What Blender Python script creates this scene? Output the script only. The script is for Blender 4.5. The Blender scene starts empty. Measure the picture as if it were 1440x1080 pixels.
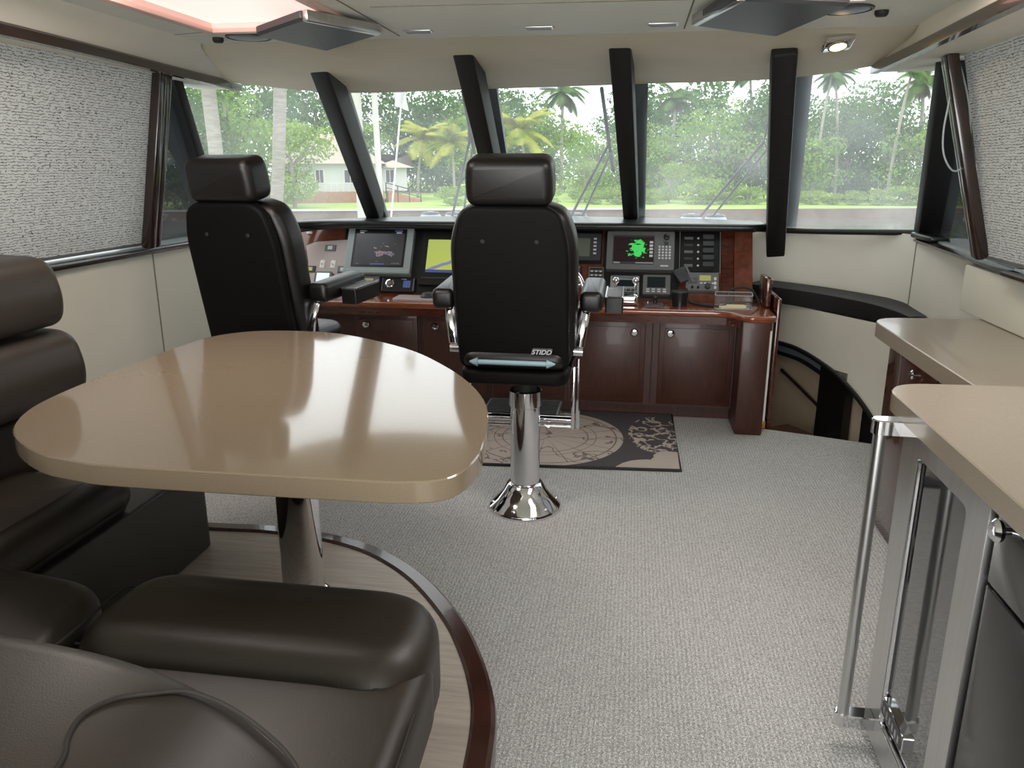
import bpy, bmesh, math, random
from mathutils import Vector, Matrix
from math import sin, cos, pi, radians, sqrt, atan2

S = bpy.context.scene
COL = S.collection

# ---------------------------------------------------------------- camera
cam_data = bpy.data.cameras.new('camera')
cam = bpy.data.objects.new('camera', cam_data); COL.objects.link(cam)
cam_data.sensor_width = 36.0
cam_data.lens = 1100 / 1440 * 36.0
cam_data.clip_start = 0.02; cam_data.clip_end = 600
cam.location = (0, 0, 1.55)
cam.rotation_euler = (radians(90 - 15.5), 0, radians(8.7))
S.camera = cam

# ---------------------------------------------------------------- world, lights, exposure
w = bpy.data.worlds.new('overcast_sky'); S.world = w; w.use_nodes = True
wn = w.node_tree; bg = wn.nodes['Background']
tc = wn.nodes.new('ShaderNodeTexCoord'); sx = wn.nodes.new('ShaderNodeSeparateXYZ')
rmp = wn.nodes.new('ShaderNodeValToRGB')
rmp.color_ramp.elements[0].position = 0.0; rmp.color_ramp.elements[0].color = (0.86, 0.92, 0.97, 1)
rmp.color_ramp.elements[1].position = 0.6; rmp.color_ramp.elements[1].color = (1.0, 1.0, 1.0, 1)
wn.links.new(tc.outputs['Generated'], sx.inputs[0]); wn.links.new(sx.outputs['Z'], rmp.inputs[0])
wn.links.new(rmp.outputs[0], bg.inputs[0]); bg.inputs[1].default_value = 1.75

def area(name, loc, rot, sx_, sy_, power, color=(1, 1, 1)):
    l = bpy.data.lights.new(name, 'AREA'); l.shape = 'RECTANGLE'; l.size = sx_; l.size_y = sy_
    l.energy = power; l.color = color
    o = bpy.data.objects.new(name, l); COL.objects.link(o); o.location = loc; o.rotation_euler = rot
    return o
# daylight entering through the open aft doorway and the roof hatch
area('aft_door_daylight', (-0.45, -2.45, 1.15), (radians(90), 0, 0), 3.4, 1.75, 110, (1.0, 0.98, 0.96))
area('roof_hatch_daylight', (-1.455, 2.40, 2.12), (0, 0, 0), 0.5, 0.36, 9, (1.0, 0.93, 0.88))
area('second_hatch_daylight', (0.70, 2.20, 2.12), (0, 0, 0), 0.5, 0.9, 13, (1.0, 0.99, 0.97))

S.view_settings.view_transform = 'Standard'
S.view_settings.look = 'None'
S.view_settings.gamma = 1.0
S.view_settings.use_curve_mapping = False
S.view_settings.exposure = 0.58

# ---------------------------------------------------------------- materials
def lin(c):
    return tuple(((v / 255) / 12.92 if v / 255 <= 0.04045 else ((v / 255 + 0.055) / 1.055) ** 2.4) for v in c) + (1,)
MATS = {}
def mat(name, rgb, rough=0.5, metal=0.0, spec=0.5, coat=0.0, noise=0.0, nscale=20.0, bump=0.0, bscale=200.0,
        emit=None, estr=0.0, stretch=(1, 1, 1), sheen=0.0):
    m = bpy.data.materials.new(name); m.use_nodes = True; nt = m.node_tree
    b = nt.nodes['Principled BSDF']; col = lin(rgb)
    b.inputs['Base Color'].default_value = col; b.inputs['Roughness'].default_value = rough
    b.inputs['Metallic'].default_value = metal; b.inputs['Specular IOR Level'].default_value = spec
    b.inputs['Coat Weight'].default_value = coat; b.inputs['Coat Roughness'].default_value = 0.05
    b.inputs['Sheen Weight'].default_value = sheen
    t = nt.nodes.new('ShaderNodeTexCoord'); mp = nt.nodes.new('ShaderNodeMapping')
    mp.inputs['Scale'].default_value = stretch
    nt.links.new(t.outputs['Object'], mp.inputs[0])
    if noise:
        n = nt.nodes.new('ShaderNodeTexNoise'); n.inputs['Scale'].default_value = nscale; n.inputs['Detail'].default_value = 5
        nt.links.new(mp.outputs[0], n.inputs['Vector'])
        r = nt.nodes.new('ShaderNodeValToRGB')
        r.color_ramp.elements[0].position = 0.3; r.color_ramp.elements[1].position = 0.7
        r.color_ramp.elements[0].color = tuple(c * (1 - noise) for c in col[:3]) + (1,)
        r.color_ramp.elements[1].color = tuple(min(1, c * (1 + noise)) for c in col[:3]) + (1,)
        nt.links.new(n.outputs['Fac'], r.inputs[0]); nt.links.new(r.outputs[0], b.inputs['Base Color'])
    if bump:
        n2 = nt.nodes.new('ShaderNodeTexNoise'); n2.inputs['Scale'].default_value = bscale; n2.inputs['Detail'].default_value = 3
        nt.links.new(mp.outputs[0], n2.inputs['Vector'])
        bp = nt.nodes.new('ShaderNodeBump'); bp.inputs['Strength'].default_value = bump; bp.inputs['Distance'].default_value = 0.002
        nt.links.new(n2.outputs['Fac'], bp.inputs['Height']); nt.links.new(bp.outputs[0], b.inputs['Normal'])
    if emit:
        b.inputs['Emission Color'].default_value = lin(emit); b.inputs['Emission Strength'].default_value = estr
    MATS[name] = m
    return m

M = {}
M['cream'] = mat('cream_panel', (216, 213, 198), 0.55, noise=0.03, nscale=3, bump=0.15, bscale=350)
M['headliner'] = mat('headliner_vinyl', (214, 215, 204), 0.6, noise=0.02, nscale=4, bump=0.2, bscale=300)
M['chin'] = mat('padded_header_vinyl', (204, 196, 172), 0.65, noise=0.03, nscale=5, bump=0.3, bscale=400)
M['groove'] = mat('panel_seam', (120, 115, 100), 0.8)
M['walnut'] = mat('dark_gloss_walnut', (70, 32, 20), 0.22, coat=0.6, noise=0.35, nscale=14, stretch=(1, 1, 5))
M['trimwood'] = mat('dark_wood_trim', (38, 25, 20), 0.25, coat=0.6, noise=0.3, nscale=10, stretch=(1, 1, 1))
M['cherry'] = mat('cherry_cabinet', (62, 31, 22), 0.42, coat=0.08, noise=0.25, nscale=9, stretch=(6, 6, 1))
M['burl'] = mat('burl_wood', (96, 52, 36), 0.2, coat=0.6, noise=0.28, nscale=24)
M['counterwood'] = mat('counter_wood', (122, 62, 36), 0.18, coat=0.8, noise=0.3, nscale=12, stretch=(1, 5, 5))
M['stone'] = mat('beige_stone', (136, 121, 102), 0.10, spec=0.5, coat=0.35, noise=0.05, nscale=260)
M['stone_g'] = mat('counter_stone', (140, 130, 114), 0.25, spec=0.5, coat=0.2, noise=0.05, nscale=260)
M['leather_black'] = mat('black_leather', (15, 11, 10), 0.36, spec=0.5, noise=0.15, nscale=8, bump=0.25, bscale=500)
M['shell'] = mat('black_shell', (8, 7, 6), 0.6, spec=0.15, bump=0.2, bscale=700)
M['leather_brown'] = mat('brown_leather', (45, 38, 31), 0.42, spec=0.5, noise=0.12, nscale=6, bump=0.16, bscale=520)
M['piping'] = mat('leather_seam', (36, 31, 27), 0.6)
M['pad_black'] = mat('black_padding', (20, 18, 18), 0.6, bump=0.3, bscale=400)
M['frame_grey'] = mat('grey_outer_frame', (92, 98, 102), 0.5)
M['chrome'] = mat('chrome', (225, 225, 228), 0.06, metal=1.0)
M['steel'] = mat('brushed_steel', (200, 200, 199), 0.28, metal=1.0, noise=0.05, nscale=60, stretch=(1, 1, 0.05))
M['black_plastic'] = mat('black_plastic', (16, 16, 17), 0.35)
M['grey_plastic'] = mat('grey_plastic', (98, 100, 100), 0.45)
M['light_plastic'] = mat('light_grey_plastic', (142, 152, 152), 0.4)
M['dark_grey'] = mat('dark_grey_plastic', (52, 54, 56), 0.45)
M['laminate'] = mat('grey_pink_laminate', (172, 158, 154), 0.4)
M['white_plastic'] = mat('white_plastic', (222, 222, 216), 0.4)
M['hood'] = mat('dash_hood_vinyl', (16, 20, 20), 0.32, bump=0.15, bscale=300)
M['btn'] = mat('button_light', (196, 198, 196), 0.4)
M['rubber'] = mat('rubber', (22, 22, 22), 0.7)
M['smoke_glass'] = mat('smoked_fridge_glass', (28, 30, 32), 0.05, spec=0.9, coat=1.0)
M['gloss_black'] = mat('gloss_black_door', (20, 17, 16), 0.18, spec=0.35, coat=0.15)
M['cowl'] = mat('wiper_cowl_grey', (160, 172, 182), 0.35)
M['gel'] = mat('white_gelcoat', (215, 222, 228), 0.25, coat=0.3)
M['lowertan'] = mat('companionway_tan', (150, 134, 112), 0.6, noise=0.05, nscale=4)
M['bluegrey'] = mat('blue_grey_panel', (96, 104, 110), 0.5)
M['water_stub'] = None

# carpet: looped pile
def carpet_material():
    m = bpy.data.materials.new('loop_carpet'); m.use_nodes = True; nt = m.node_tree; b = nt.nodes['Principled BSDF']
    t = nt.nodes.new('ShaderNodeTexCoord')
    v = nt.nodes.new('ShaderNodeTexVoronoi'); v.inputs['Scale'].default_value = 150
    mp = nt.nodes.new('ShaderNodeMapping'); mp.inputs['Scale'].default_value = (1, 0.75, 1)
    nt.links.new(t.outputs['Object'], mp.inputs[0]); nt.links.new(mp.outputs[0], v.inputs['Vector'])
    n = nt.nodes.new('ShaderNodeTexNoise'); n.inputs['Scale'].default_value = 260; n.inputs['Detail'].default_value = 4
    n2 = nt.nodes.new('ShaderNodeTexNoise'); n2.inputs['Scale'].default_value = 2.0; n2.inputs['Detail'].default_value = 3
    nt.links.new(t.outputs['Object'], n.inputs['Vector']); nt.links.new(t.outputs['Object'], n2.inputs['Vector'])
    r = nt.nodes.new('ShaderNodeValToRGB')
    r.color_ramp.elements[0].position = 0.34; r.color_ramp.elements[0].color = lin((150, 150, 148))
    r.color_ramp.elements[1].position = 0.60; r.color_ramp.elements[1].color = lin((238, 239, 238))
    nt.links.new(n.outputs['Fac'], r.inputs[0])
    r2 = nt.nodes.new('ShaderNodeValToRGB')
    r2.color_ramp.elements[0].position = 0.1; r2.color_ramp.elements[0].color = (1, 1, 1, 1)
    r2.color_ramp.elements[1].position = 0.75; r2.color_ramp.elements[1].color = (0.55, 0.54, 0.53, 1)
    nt.links.new(v.outputs['Distance'], r2.inputs[0])
    mx = nt.nodes.new('ShaderNodeMix'); mx.data_type = 'RGBA'; mx.blend_type = 'MULTIPLY'; mx.inputs[0].default_value = 0.75
    nt.links.new(r.outputs[0], mx.inputs[6]); nt.links.new(r2.outputs[0], mx.inputs[7])
    r3 = nt.nodes.new('ShaderNodeValToRGB')
    r3.color_ramp.elements[0].color = (0.86, 0.86, 0.86, 1); r3.color_ramp.elements[1].color = (1, 1, 1, 1)
    nt.links.new(n2.outputs['Fac'], r3.inputs[0])
    mx2 = nt.nodes.new('ShaderNodeMix'); mx2.data_type = 'RGBA'; mx2.blend_type = 'MULTIPLY'; mx2.inputs[0].default_value = 1
    nt.links.new(mx.outputs[2], mx2.inputs[6]); nt.links.new(r3.outputs[0], mx2.inputs[7])
    wv = nt.nodes.new('ShaderNodeTexWave'); wv.inputs['Scale'].default_value = 22; wv.inputs['Distortion'].default_value = 1.2; wv.bands_direction = 'X'
    nt.links.new(t.outputs['Object'], wv.inputs['Vector'])
    r4 = nt.nodes.new('ShaderNodeValToRGB'); r4.color_ramp.elements[0].color = (0.80, 0.80, 0.80, 1); r4.color_ramp.elements[1].color = (1, 1, 1, 1)
    nt.links.new(wv.outputs['Fac'], r4.inputs[0])
    mx3 = nt.nodes.new('ShaderNodeMix'); mx3.data_type = 'RGBA'; mx3.blend_type = 'MULTIPLY'; mx3.inputs[0].default_value = 1
    nt.links.new(mx2.outputs[2], mx3.inputs[6]); nt.links.new(r4.outputs[0], mx3.inputs[7])
    nt.links.new(mx3.outputs[2], b.inputs['Base Color'])
    bp = nt.nodes.new('ShaderNodeBump'); bp.inputs['Strength'].default_value = 0.6; bp.inputs['Distance'].default_value = 0.004
    inv = nt.nodes.new('ShaderNodeMath'); inv.operation = 'SUBTRACT'; inv.inputs[0].default_value = 1.0
    nt.links.new(v.outputs['Distance'], inv.inputs[1]); nt.links.new(inv.outputs[0], bp.inputs['Height'])
    nt.links.new(bp.outputs[0], b.inputs['Normal'])
    b.inputs['Roughness'].default_value = 0.95; b.inputs['Specular IOR Level'].default_value = 0.1
    return m
M['carpet'] = carpet_material()

def plank_material():
    m = bpy.data.materials.new('pale_plank_laminate'); m.use_nodes = True; nt = m.node_tree; b = nt.nodes['Principled BSDF']
    t = nt.nodes.new('ShaderNodeTexCoord'); mp = nt.nodes.new('ShaderNodeMapping'); mp.inputs['Scale'].default_value = (1, 14, 1)
    mp.inputs['Rotation'].default_value = (0, 0, radians(38))
    nt.links.new(t.outputs['Object'], mp.inputs[0])
    n = nt.nodes.new('ShaderNodeTexNoise'); n.inputs['Scale'].default_value = 5; n.inputs['Detail'].default_value = 6
    nt.links.new(mp.outputs[0], n.inputs['Vector'])
    r = nt.nodes.new('ShaderNodeValToRGB')
    r.color_ramp.elements[0].position = 0.3; r.color_ramp.elements[0].color = lin((158, 147, 136))
    r.color_ramp.elements[1].position = 0.7; r.color_ramp.elements[1].color = lin((182, 172, 160))
    nt.links.new(n.outputs['Fac'], r.inputs[0]); nt.links.new(r.outputs[0], b.inputs['Base Color'])
    b.inputs['Roughness'].default_value = 0.35
    return m
M['plank'] = plank_material()

def blind_material():
    # pale woven fabric with short broken dark lines (rows of crackle), light shines through it
    m = bpy.data.materials.new('crackle_blind_fabric'); m.use_nodes = True; nt = m.node_tree
    for n_ in list(nt.nodes): nt.nodes.remove(n_)
    out = nt.nodes.new('ShaderNodeOutputMaterial')
    t = nt.nodes.new('ShaderNodeTexCoord')
    sep = nt.nodes.new('ShaderNodeSeparateXYZ'); cmb = nt.nodes.new('ShaderNodeCombineXYZ')
    nt.links.new(t.outputs['Object'], sep.inputs[0])
    nt.links.new(sep.outputs['Y'], cmb.inputs['X']); nt.links.new(sep.outputs['Z'], cmb.inputs['Y'])
    nz = nt.nodes.new('ShaderNodeTexNoise'); nz.inputs['Scale'].default_value = 62; nz.inputs['Detail'].default_value = 2
    nt.links.new(cmb.outputs[0], nz.inputs['Vector'])
    mixv = nt.nodes.new('ShaderNodeVectorMath'); mixv.operation = 'MULTIPLY_ADD'
    mixv.inputs[1].default_value = (0.045, 0.016, 0); nt.links.new(nz.outputs['Color'], mixv.inputs[0]); nt.links.new(cmb.outputs[0], mixv.inputs[2])
    br = nt.nodes.new('ShaderNodeTexBrick'); br.inputs['Scale'].default_value = 1.0; br.offset = 0.37; br.squash = 0.7; br.squash_frequency = 3
    br.inputs['Brick Width'].default_value = 0.058; br.inputs['Row Height'].default_value = 0.0108; br.inputs['Mortar Size'].default_value = 0.0010; br.inputs['Mortar Smooth'].default_value = 0.15
    nt.links.new(mixv.outputs[0], br.inputs['Vector'])
    n3 = nt.nodes.new('ShaderNodeTexNoise'); n3.inputs['Scale'].default_value = 45; n3.inputs['Detail'].default_value = 1; nt.links.new(cmb.outputs[0], n3.inputs['Vector'])
    gt = nt.nodes.new('ShaderNodeMath'); gt.operation = 'GREATER_THAN'; gt.inputs[1].default_value = 0.40; nt.links.new(n3.outputs['Fac'], gt.inputs[0])
    lt = nt.nodes.new('ShaderNodeMath'); lt.operation = 'MULTIPLY'
    nt.links.new(br.outputs['Fac'], lt.inputs[0]); nt.links.new(gt.outputs[0], lt.inputs[1])
    mx = nt.nodes.new('ShaderNodeMix'); mx.data_type = 'RGBA'
    mx.inputs[6].default_value = lin((176, 177, 172)); mx.inputs[7].default_value = lin((40, 38, 36))
    nt.links.new(lt.outputs[0], mx.inputs[0])
    df = nt.nodes.new('ShaderNodeBsdfDiffuse'); tr = nt.nodes.new('ShaderNodeBsdfTranslucent')
    nt.links.new(mx.outputs[2], df.inputs[0]); nt.links.new(mx.outputs[2], tr.inputs[0])
    ms = nt.nodes.new('ShaderNodeMixShader'); ms.inputs[0].default_value = 0.20
    nt.links.new(df.outputs[0], ms.inputs[1]); nt.links.new(tr.outputs[0], ms.inputs[2]); nt.links.new(ms.outputs[0], out.inputs[0])
    return m
M['blind'] = blind_material()

def pane_material(name, tint, haze, haze_tint=(0.9, 0.95, 1.0)):
    # glazing: tinted, reflective by Fresnel; a translucent mix paints in the whitish haze
    m = bpy.data.materials.new(name); m.use_nodes = True; nt = m.node_tree
    for n_ in list(nt.nodes): nt.nodes.remove(n_)
    out = nt.nodes.new('ShaderNodeOutputMaterial')
    tr = nt.nodes.new('ShaderNodeBsdfTransparent'); tr.inputs[0].default_value = tint + (1,)
    gl = nt.nodes.new('ShaderNodeBsdfGlossy'); gl.inputs['Roughness'].default_value = 0.01
    lw_ = nt.nodes.new('ShaderNodeLayerWeight'); pw = nt.nodes.new('ShaderNodeMath'); pw.operation = 'POWER'; pw.inputs[1].default_value = 4.0
    nt.links.new(lw_.outputs['Facing'], pw.inputs[0]); fr = nt.nodes.new('ShaderNodeMath'); fr.operation = 'MULTIPLY_ADD'; fr.inputs[1].default_value = 0.6; fr.inputs[2].default_value = 0.035; nt.links.new(pw.outputs[0], fr.inputs[0])
    m1 = nt.nodes.new('ShaderNodeMixShader')
    nt.links.new(fr.outputs[0], m1.inputs[0]); nt.links.new(tr.outputs[0], m1.inputs[1]); nt.links.new(gl.outputs[0], m1.inputs[2])
    df = nt.nodes.new('ShaderNodeBsdfTranslucent'); df.inputs[0].default_value = haze_tint + (1,)
    m2 = nt.nodes.new('ShaderNodeMixShader')
    t = nt.nodes.new('ShaderNodeTexCoord'); n = nt.nodes.new('ShaderNodeTexNoise'); n.inputs['Scale'].default_value = 1.6; n.inputs['Detail'].default_value = 5
    nt.links.new(t.outputs['Object'], n.inputs['Vector'])
    mr = nt.nodes.new('ShaderNodeMapRange'); mr.inputs['From Min'].default_value = 0.3; mr.inputs['From Max'].default_value = 0.7
    mr.inputs['To Min'].default_value = haze * 0.5; mr.inputs['To Max'].default_value = haze * 1.5
    nt.links.new(n.outputs['Fac'], mr.inputs[0]); nt.links.new(mr.outputs[0], m2.inputs[0])
    nt.links.new(m1.outputs[0], m2.inputs[1]); nt.links.new(df.outputs[0], m2.inputs[2]); nt.links.new(m2.outputs[0], out.inputs[0])
    return m
M['pane'] = pane_material('windshield_glass', (0.90, 0.94, 0.92), 0.12)
M['dark_pane'] = pane_material('dark_tinted_glass', (0.10, 0.11, 0.11), 0.01)
M['hatch_pane'] = mat('hatch_acrylic', (240, 205, 196), 0.4, emit=(255, 214, 204), estr=0.72)  # emission put into the lens stands in for daylight coming through
M['lamp'] = mat('lamp_bulb', (255, 220, 150), 0.4, emit=(255, 205, 110), estr=14)
M['acrylic'] = pane_material('clear_acrylic', (0.95, 0.97, 0.97), 0.10)

def screen_material(name, kind):
    m = bpy.data.materials.new(name); m.use_nodes = True; nt = m.node_tree; b = nt.nodes['Principled BSDF']
    b.inputs['Base Color'].default_value = (0.01, 0.01, 0.01, 1); b.inputs['Roughness'].default_value = 0.15
    t = nt.nodes.new('ShaderNodeTexCoord')
    n = nt.nodes.new('ShaderNodeTexNoise'); n.inputs['Detail'].default_value = 6
    nt.links.new(t.outputs['Generated'], n.inputs['Vector'])
    sep = nt.nodes.new('ShaderNodeSeparateXYZ'); nt.links.new(t.outputs['Generated'], sep.inputs[0])
    def dist(cx, cz, k=1.0):
        vm = nt.nodes.new('ShaderNodeVectorMath'); vm.operation = 'DISTANCE'; c = nt.nodes.new('ShaderNodeCombineXYZ')
        mu = nt.nodes.new('ShaderNodeMath'); mu.operation = 'MULTIPLY'; mu.inputs[1].default_value = k
        nt.links.new(sep.outputs['X'], c.inputs[0]); nt.links.new(sep.outputs['Z'], mu.inputs[0]); nt.links.new(mu.outputs[0], c.inputs[1])
        nt.links.new(c.outputs[0], vm.inputs[0]); vm.inputs[1].default_value = (cx, cz * k, 0); return vm.outputs['Value']
    r = nt.nodes.new('ShaderNodeValToRGB'); r.color_ramp.interpolation = 'CONSTANT' if kind != 'chart' else 'LINEAR'
    if kind == 'radar_green':
        n.inputs['Scale'].default_value = 9
        mr = nt.nodes.new('ShaderNodeMapRange'); mr.inputs['From Min'].default_value = 0; mr.inputs['From Max'].default_value = 0.42
        mr.inputs['To Min'].default_value = 0.36; mr.inputs['To Max'].default_value = -0.24
        nt.links.new(dist(0.6, 0.52, 0.62), mr.inputs[0])
        ad = nt.nodes.new('ShaderNodeMath'); nt.links.new(mr.outputs[0], ad.inputs[0]); nt.links.new(n.outputs['Fac'], ad.inputs[1])
        nt.links.new(ad.outputs[0], r.inputs[0])
        e = r.color_ramp.elements; e[0].color = (0.012, 0.004, 0.006, 1); e[1].position = 0.60; e[1].color = lin((70, 205, 95))
    elif kind == 'chart':
        n.inputs['Scale'].default_value = 2.0
        mr = nt.nodes.new('ShaderNodeMapRange'); mr.inputs['From Min'].default_value = 0.0; mr.inputs['From Max'].default_value = 1.0
        ad = nt.nodes.new('ShaderNodeMath'); ad.operation = 'MULTIPLY_ADD'; ad.inputs[1].default_value = 0.25
        sub = nt.nodes.new('ShaderNodeMath'); sub.operation = 'MULTIPLY_ADD'; sub.inputs[1].default_value = -0.62
        nt.links.new(sep.outputs['X'], sub.inputs[0]); nt.links.new(sep.outputs['Z'], sub.inputs[2])
        nt.links.new(n.outputs['Fac'], ad.inputs[0]); nt.links.new(sub.outputs[0], ad.inputs[2])
        nt.links.new(ad.outputs[0], r.inputs[0])
        e = r.color_ramp.elements; e[0].position = 0.0; e[0].color = lin((176, 186, 92)); e[1].position = 0.03; e[1].color = lin((118, 122, 160))
        x = e.new(0.10); x.color = lin((128, 132, 165)); x = e.new(0.13); x.color = lin((178, 190, 92)); x = e.new(1.0); x.color = lin((170, 184, 96))
    else:
        n.inputs['Scale'].default_value = 7
        mr = nt.nodes.new('ShaderNodeMapRange'); mr.inputs['From Min'].default_value = 0; mr.inputs['From Max'].default_value = 0.5
        mr.inputs['To Min'].default_value = 0.22; mr.inputs['To Max'].default_value = -0.25
        nt.links.new(dist(0.62, 0.45, 0.8), mr.inputs[0])
        ad = nt.nodes.new('ShaderNodeMath'); nt.links.new(mr.outputs[0], ad.inputs[0]); nt.links.new(n.outputs['Fac'], ad.inputs[1])
        nt.links.new(ad.outputs[0], r.inputs[0])
        e = r.color_ramp.elements; e[0].color = lin((52, 52, 54)); e[1].position = 0.64; e[1].color = lin((150, 118, 104))
        x = e.new(0.70); x.color = lin((60, 92, 140))
    nt.links.new(r.outputs[0], b.inputs['Emission Color']); b.inputs['Emission Strength'].default_value = 0.68
    return m
M['scr_green'] = screen_material('green_radar_screen', 'radar_green')
M['scr_chart'] = screen_material('chart_screen', 'chart')
M['scr_radar'] = screen_material('radar_screen', 'radar')
M['scr_white'] = mat('pale_screen', (180, 205, 205), 0.3, emit=(196, 222, 222), estr=0.7)
M['scr_blue'] = mat('blue_screen', (40, 50, 90), 0.3, emit=(70, 82, 130), estr=0.5)
M['scr_dark'] = mat('dark_screen', (26, 34, 38), 0.12)
M['scr_grey'] = mat('grey_green_screen', (100, 106, 96), 0.3)
M['scr_olive'] = mat('olive_lcd', (132, 136, 84), 0.3, emit=(150, 150, 80), estr=0.35)

# ---------------------------------------------------------------- mesh helpers
ORG = {}
class G:
    """collects geometry in world (or local) coordinates"""
    def __init__(s): s.bm = bmesh.new()
    def _xf(s, vs, mtx):
        if mtx is not None: bmesh.ops.transform(s.bm, matrix=mtx, verts=vs)
    def box(s, lo, hi, bev=0.0, seg=2, mtx=None):
        r = bmesh.ops.create_cube(s.bm, size=1.0); vs = r['verts']
        c = [(lo[i] + hi[i]) / 2 for i in range(3)]; d = [abs(hi[i] - lo[i]) for i in range(3)]
        for v in vs: v.co = Vector((v.co.x * d[0] + c[0], v.co.y * d[1] + c[1], v.co.z * d[2] + c[2]))
        if bev > 0:
            es = list({e for v in vs for e in v.link_edges})
            q = bmesh.ops.bevel(s.bm, geom=es, offset=min(bev, min(d) * 0.49), segments=seg, profile=0.5, affect='EDGES')
            vs = list({v for f in q['faces'] for v in f.verts} | {v for v in vs if v.is_valid})
        s._xf(vs, mtx); return s
    def beam(s, p0, p1, wx, wy, up=(0, 0, 1), bev=0.0, ref=None):
        """box-section bar between two points; wx across, wy along ref"""
        p0 = Vector(p0); p1 = Vector(p1); d = p1 - p0; L = d.length; z = d.normalized()
        x = z.cross(Vector(ref) if ref is not None else Vector(up))
        if x.length < 1e-5: x = z.cross(Vector((0, 1, 0)))
        x.normalize(); y = z.cross(x)
        mt = Matrix(((x.x, y.x, z.x, p0.x), (x.y, y.y, z.y, p0.y), (x.z, y.z, z.z, p0.z), (0, 0, 0, 1)))
        return s.box((-wx / 2, -wy / 2, 0), (wx / 2, wy / 2, L), bev, 2, mt)
    def tube(s, pts, r, seg=12, closed=False, sq=1.0):
        pts = [Vector(p) for p in pts]; n = len(pts); rings = []
        rr = r if isinstance(r, (list, tuple)) else [r] * n
        prev = None
        for i, p in enumerate(pts):
            a = pts[(i - 1) % n] if (closed or i > 0) else p
            b = pts[(i + 1) % n] if (closed or i < n - 1) else p
            t = (b - a); t = t.normalized() if t.length > 1e-9 else Vector((0, 0, 1))
            if prev is None:
                u = t.cross(Vector((0, 0, 1)))
                if u.length < 0.05: u = t.cross(Vector((0, 1, 0)))
            else: u = prev - t * prev.dot(t)
            u.normalize(); prev = u; v = t.cross(u)
            rings.append([s.bm.verts.new(p + (u * cos(2 * pi * k / seg) + v * sin(2 * pi * k / seg) * sq) * rr[i]) for k in range(seg)])
        m = n if closed else n - 1
        for i in range(m):
            A, B = rings[i], rings[(i + 1) % n]
            for k in range(seg): s.bm.faces.new((A[k], A[(k + 1) % seg], B[(k + 1) % seg], B[k]))
        if not closed:
            s.bm.faces.new(rings[0][::-1]); s.bm.faces.new(rings[-1])
        return s
    def lathe(s, prof, c=(0, 0, 0), seg=32, mtx=None, ex=1.0, ey=1.0):
        rings = []
        allv = []
        for (r, z) in prof:
            if r < 1e-6: ring = [s.bm.verts.new((c[0], c[1], c[2] + z))]
            else: ring = [s.bm.verts.new((c[0] + r * ex * cos(2 * pi * k / seg), c[1] + r * ey * sin(2 * pi * k / seg), c[2] + z)) for k in range(seg)]
            rings.append(ring); allv += ring
        for A, B in zip(rings, rings[1:]):
            for k in range(seg):
                a, a2 = A[k % len(A)], A[(k + 1) % len(A)]; b, b2 = B[k % len(B)], B[(k + 1) % len(B)]
                f = [a, a2, b2, b]; g = []
                for q in f:
                    if q not in g: g.append(q)
                if len(g) > 2: s.bm.faces.new(g)
        if len(rings[0]) > 1: s.bm.faces.new(rings[0][::-1])
        if len(rings[-1]) > 1: s.bm.faces.new(rings[-1])
        s._xf(allv, mtx); return s
    def slab(s, poly, prof, mtx=None, puff=0.0, puffn=5):
        """poly: list of (u,v); prof: list of (inset, w). puff raises the last cap in a dome."""
        n = len(poly); P = [Vector((p[0], p[1], 0)) for p in poly]
        area_ = sum(P[i].x * P[(i + 1) % n].y - P[(i + 1) % n].x * P[i].y for i in range(n))
        if area_ < 0: P.reverse()
        nr = []
        for i in range(n):
            e1 = (P[i] - P[i - 1]).normalized(); e2 = (P[(i + 1) % n] - P[i]).normalized()
            n1 = Vector((-e1.y, e1.x, 0)); n2 = Vector((-e2.y, e2.x, 0)); q = n1 + n2
            q = q / max(0.3, q.dot(n1)) if q.length > 1e-6 else n1
            nr.append(q)
        cx = sum((p for p in P), Vector()) / n
        rings = []
        for (ins, wz) in prof:
            rings.append([s.bm.verts.new((P[i].x + nr[i].x * ins, P[i].y + nr[i].y * ins, wz)) for i in range(n)])
        if puff:
            base = [v.co.copy() for v in rings[-1]]
            for k in range(1, puffn):
                f = 1 - (k / puffn); h = puff * (1 - f * f)
                rings.append([s.bm.verts.new((cx.x + (b.x - cx.x) * f, cx.y + (b.y - cx.y) * f, b.z + h)) for b in base])
        for A, B in zip(rings, rings[1:]):
            for k in range(n): s.bm.faces.new((A[k], A[(k + 1) % n], B[(k + 1) % n], B[k]))
        s.bm.faces.new(rings[0][::-1]); s.bm.faces.new(rings[-1])
        s._xf([v for r in rings for v in r], mtx); return s
    def poly(s, pts):
        s.bm.faces.new([s.bm.verts.new(p) for p in pts]); return s
    def grid(s, rows):
        vs = [[s.bm.verts.new(p) for p in r] for r in rows]
        for A, B in zip(vs, vs[1:]):
            for k in range(len(A) - 1): s.bm.faces.new((A[k], A[k + 1], B[k + 1], B[k]))
        return s
    def thick(s, rows, th):
        """grid with thickness th along averaged normals"""
        s.grid(rows); s.bm.normal_update()
        bmesh.ops.solidify(s.bm, geom=s.bm.faces[:], thickness=th); return s
    def ball(s, c, r, seg=16, sc=(1, 1, 1)):
        q = bmesh.ops.create_uvsphere(s.bm, u_segments=seg, v_segments=max(6, seg // 2), radius=r)
        for v in q['verts']: v.co = Vector((v.co.x * sc[0] + c[0], v.co.y * sc[1] + c[1], v.co.z * sc[2] + c[2]))
        return s

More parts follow.
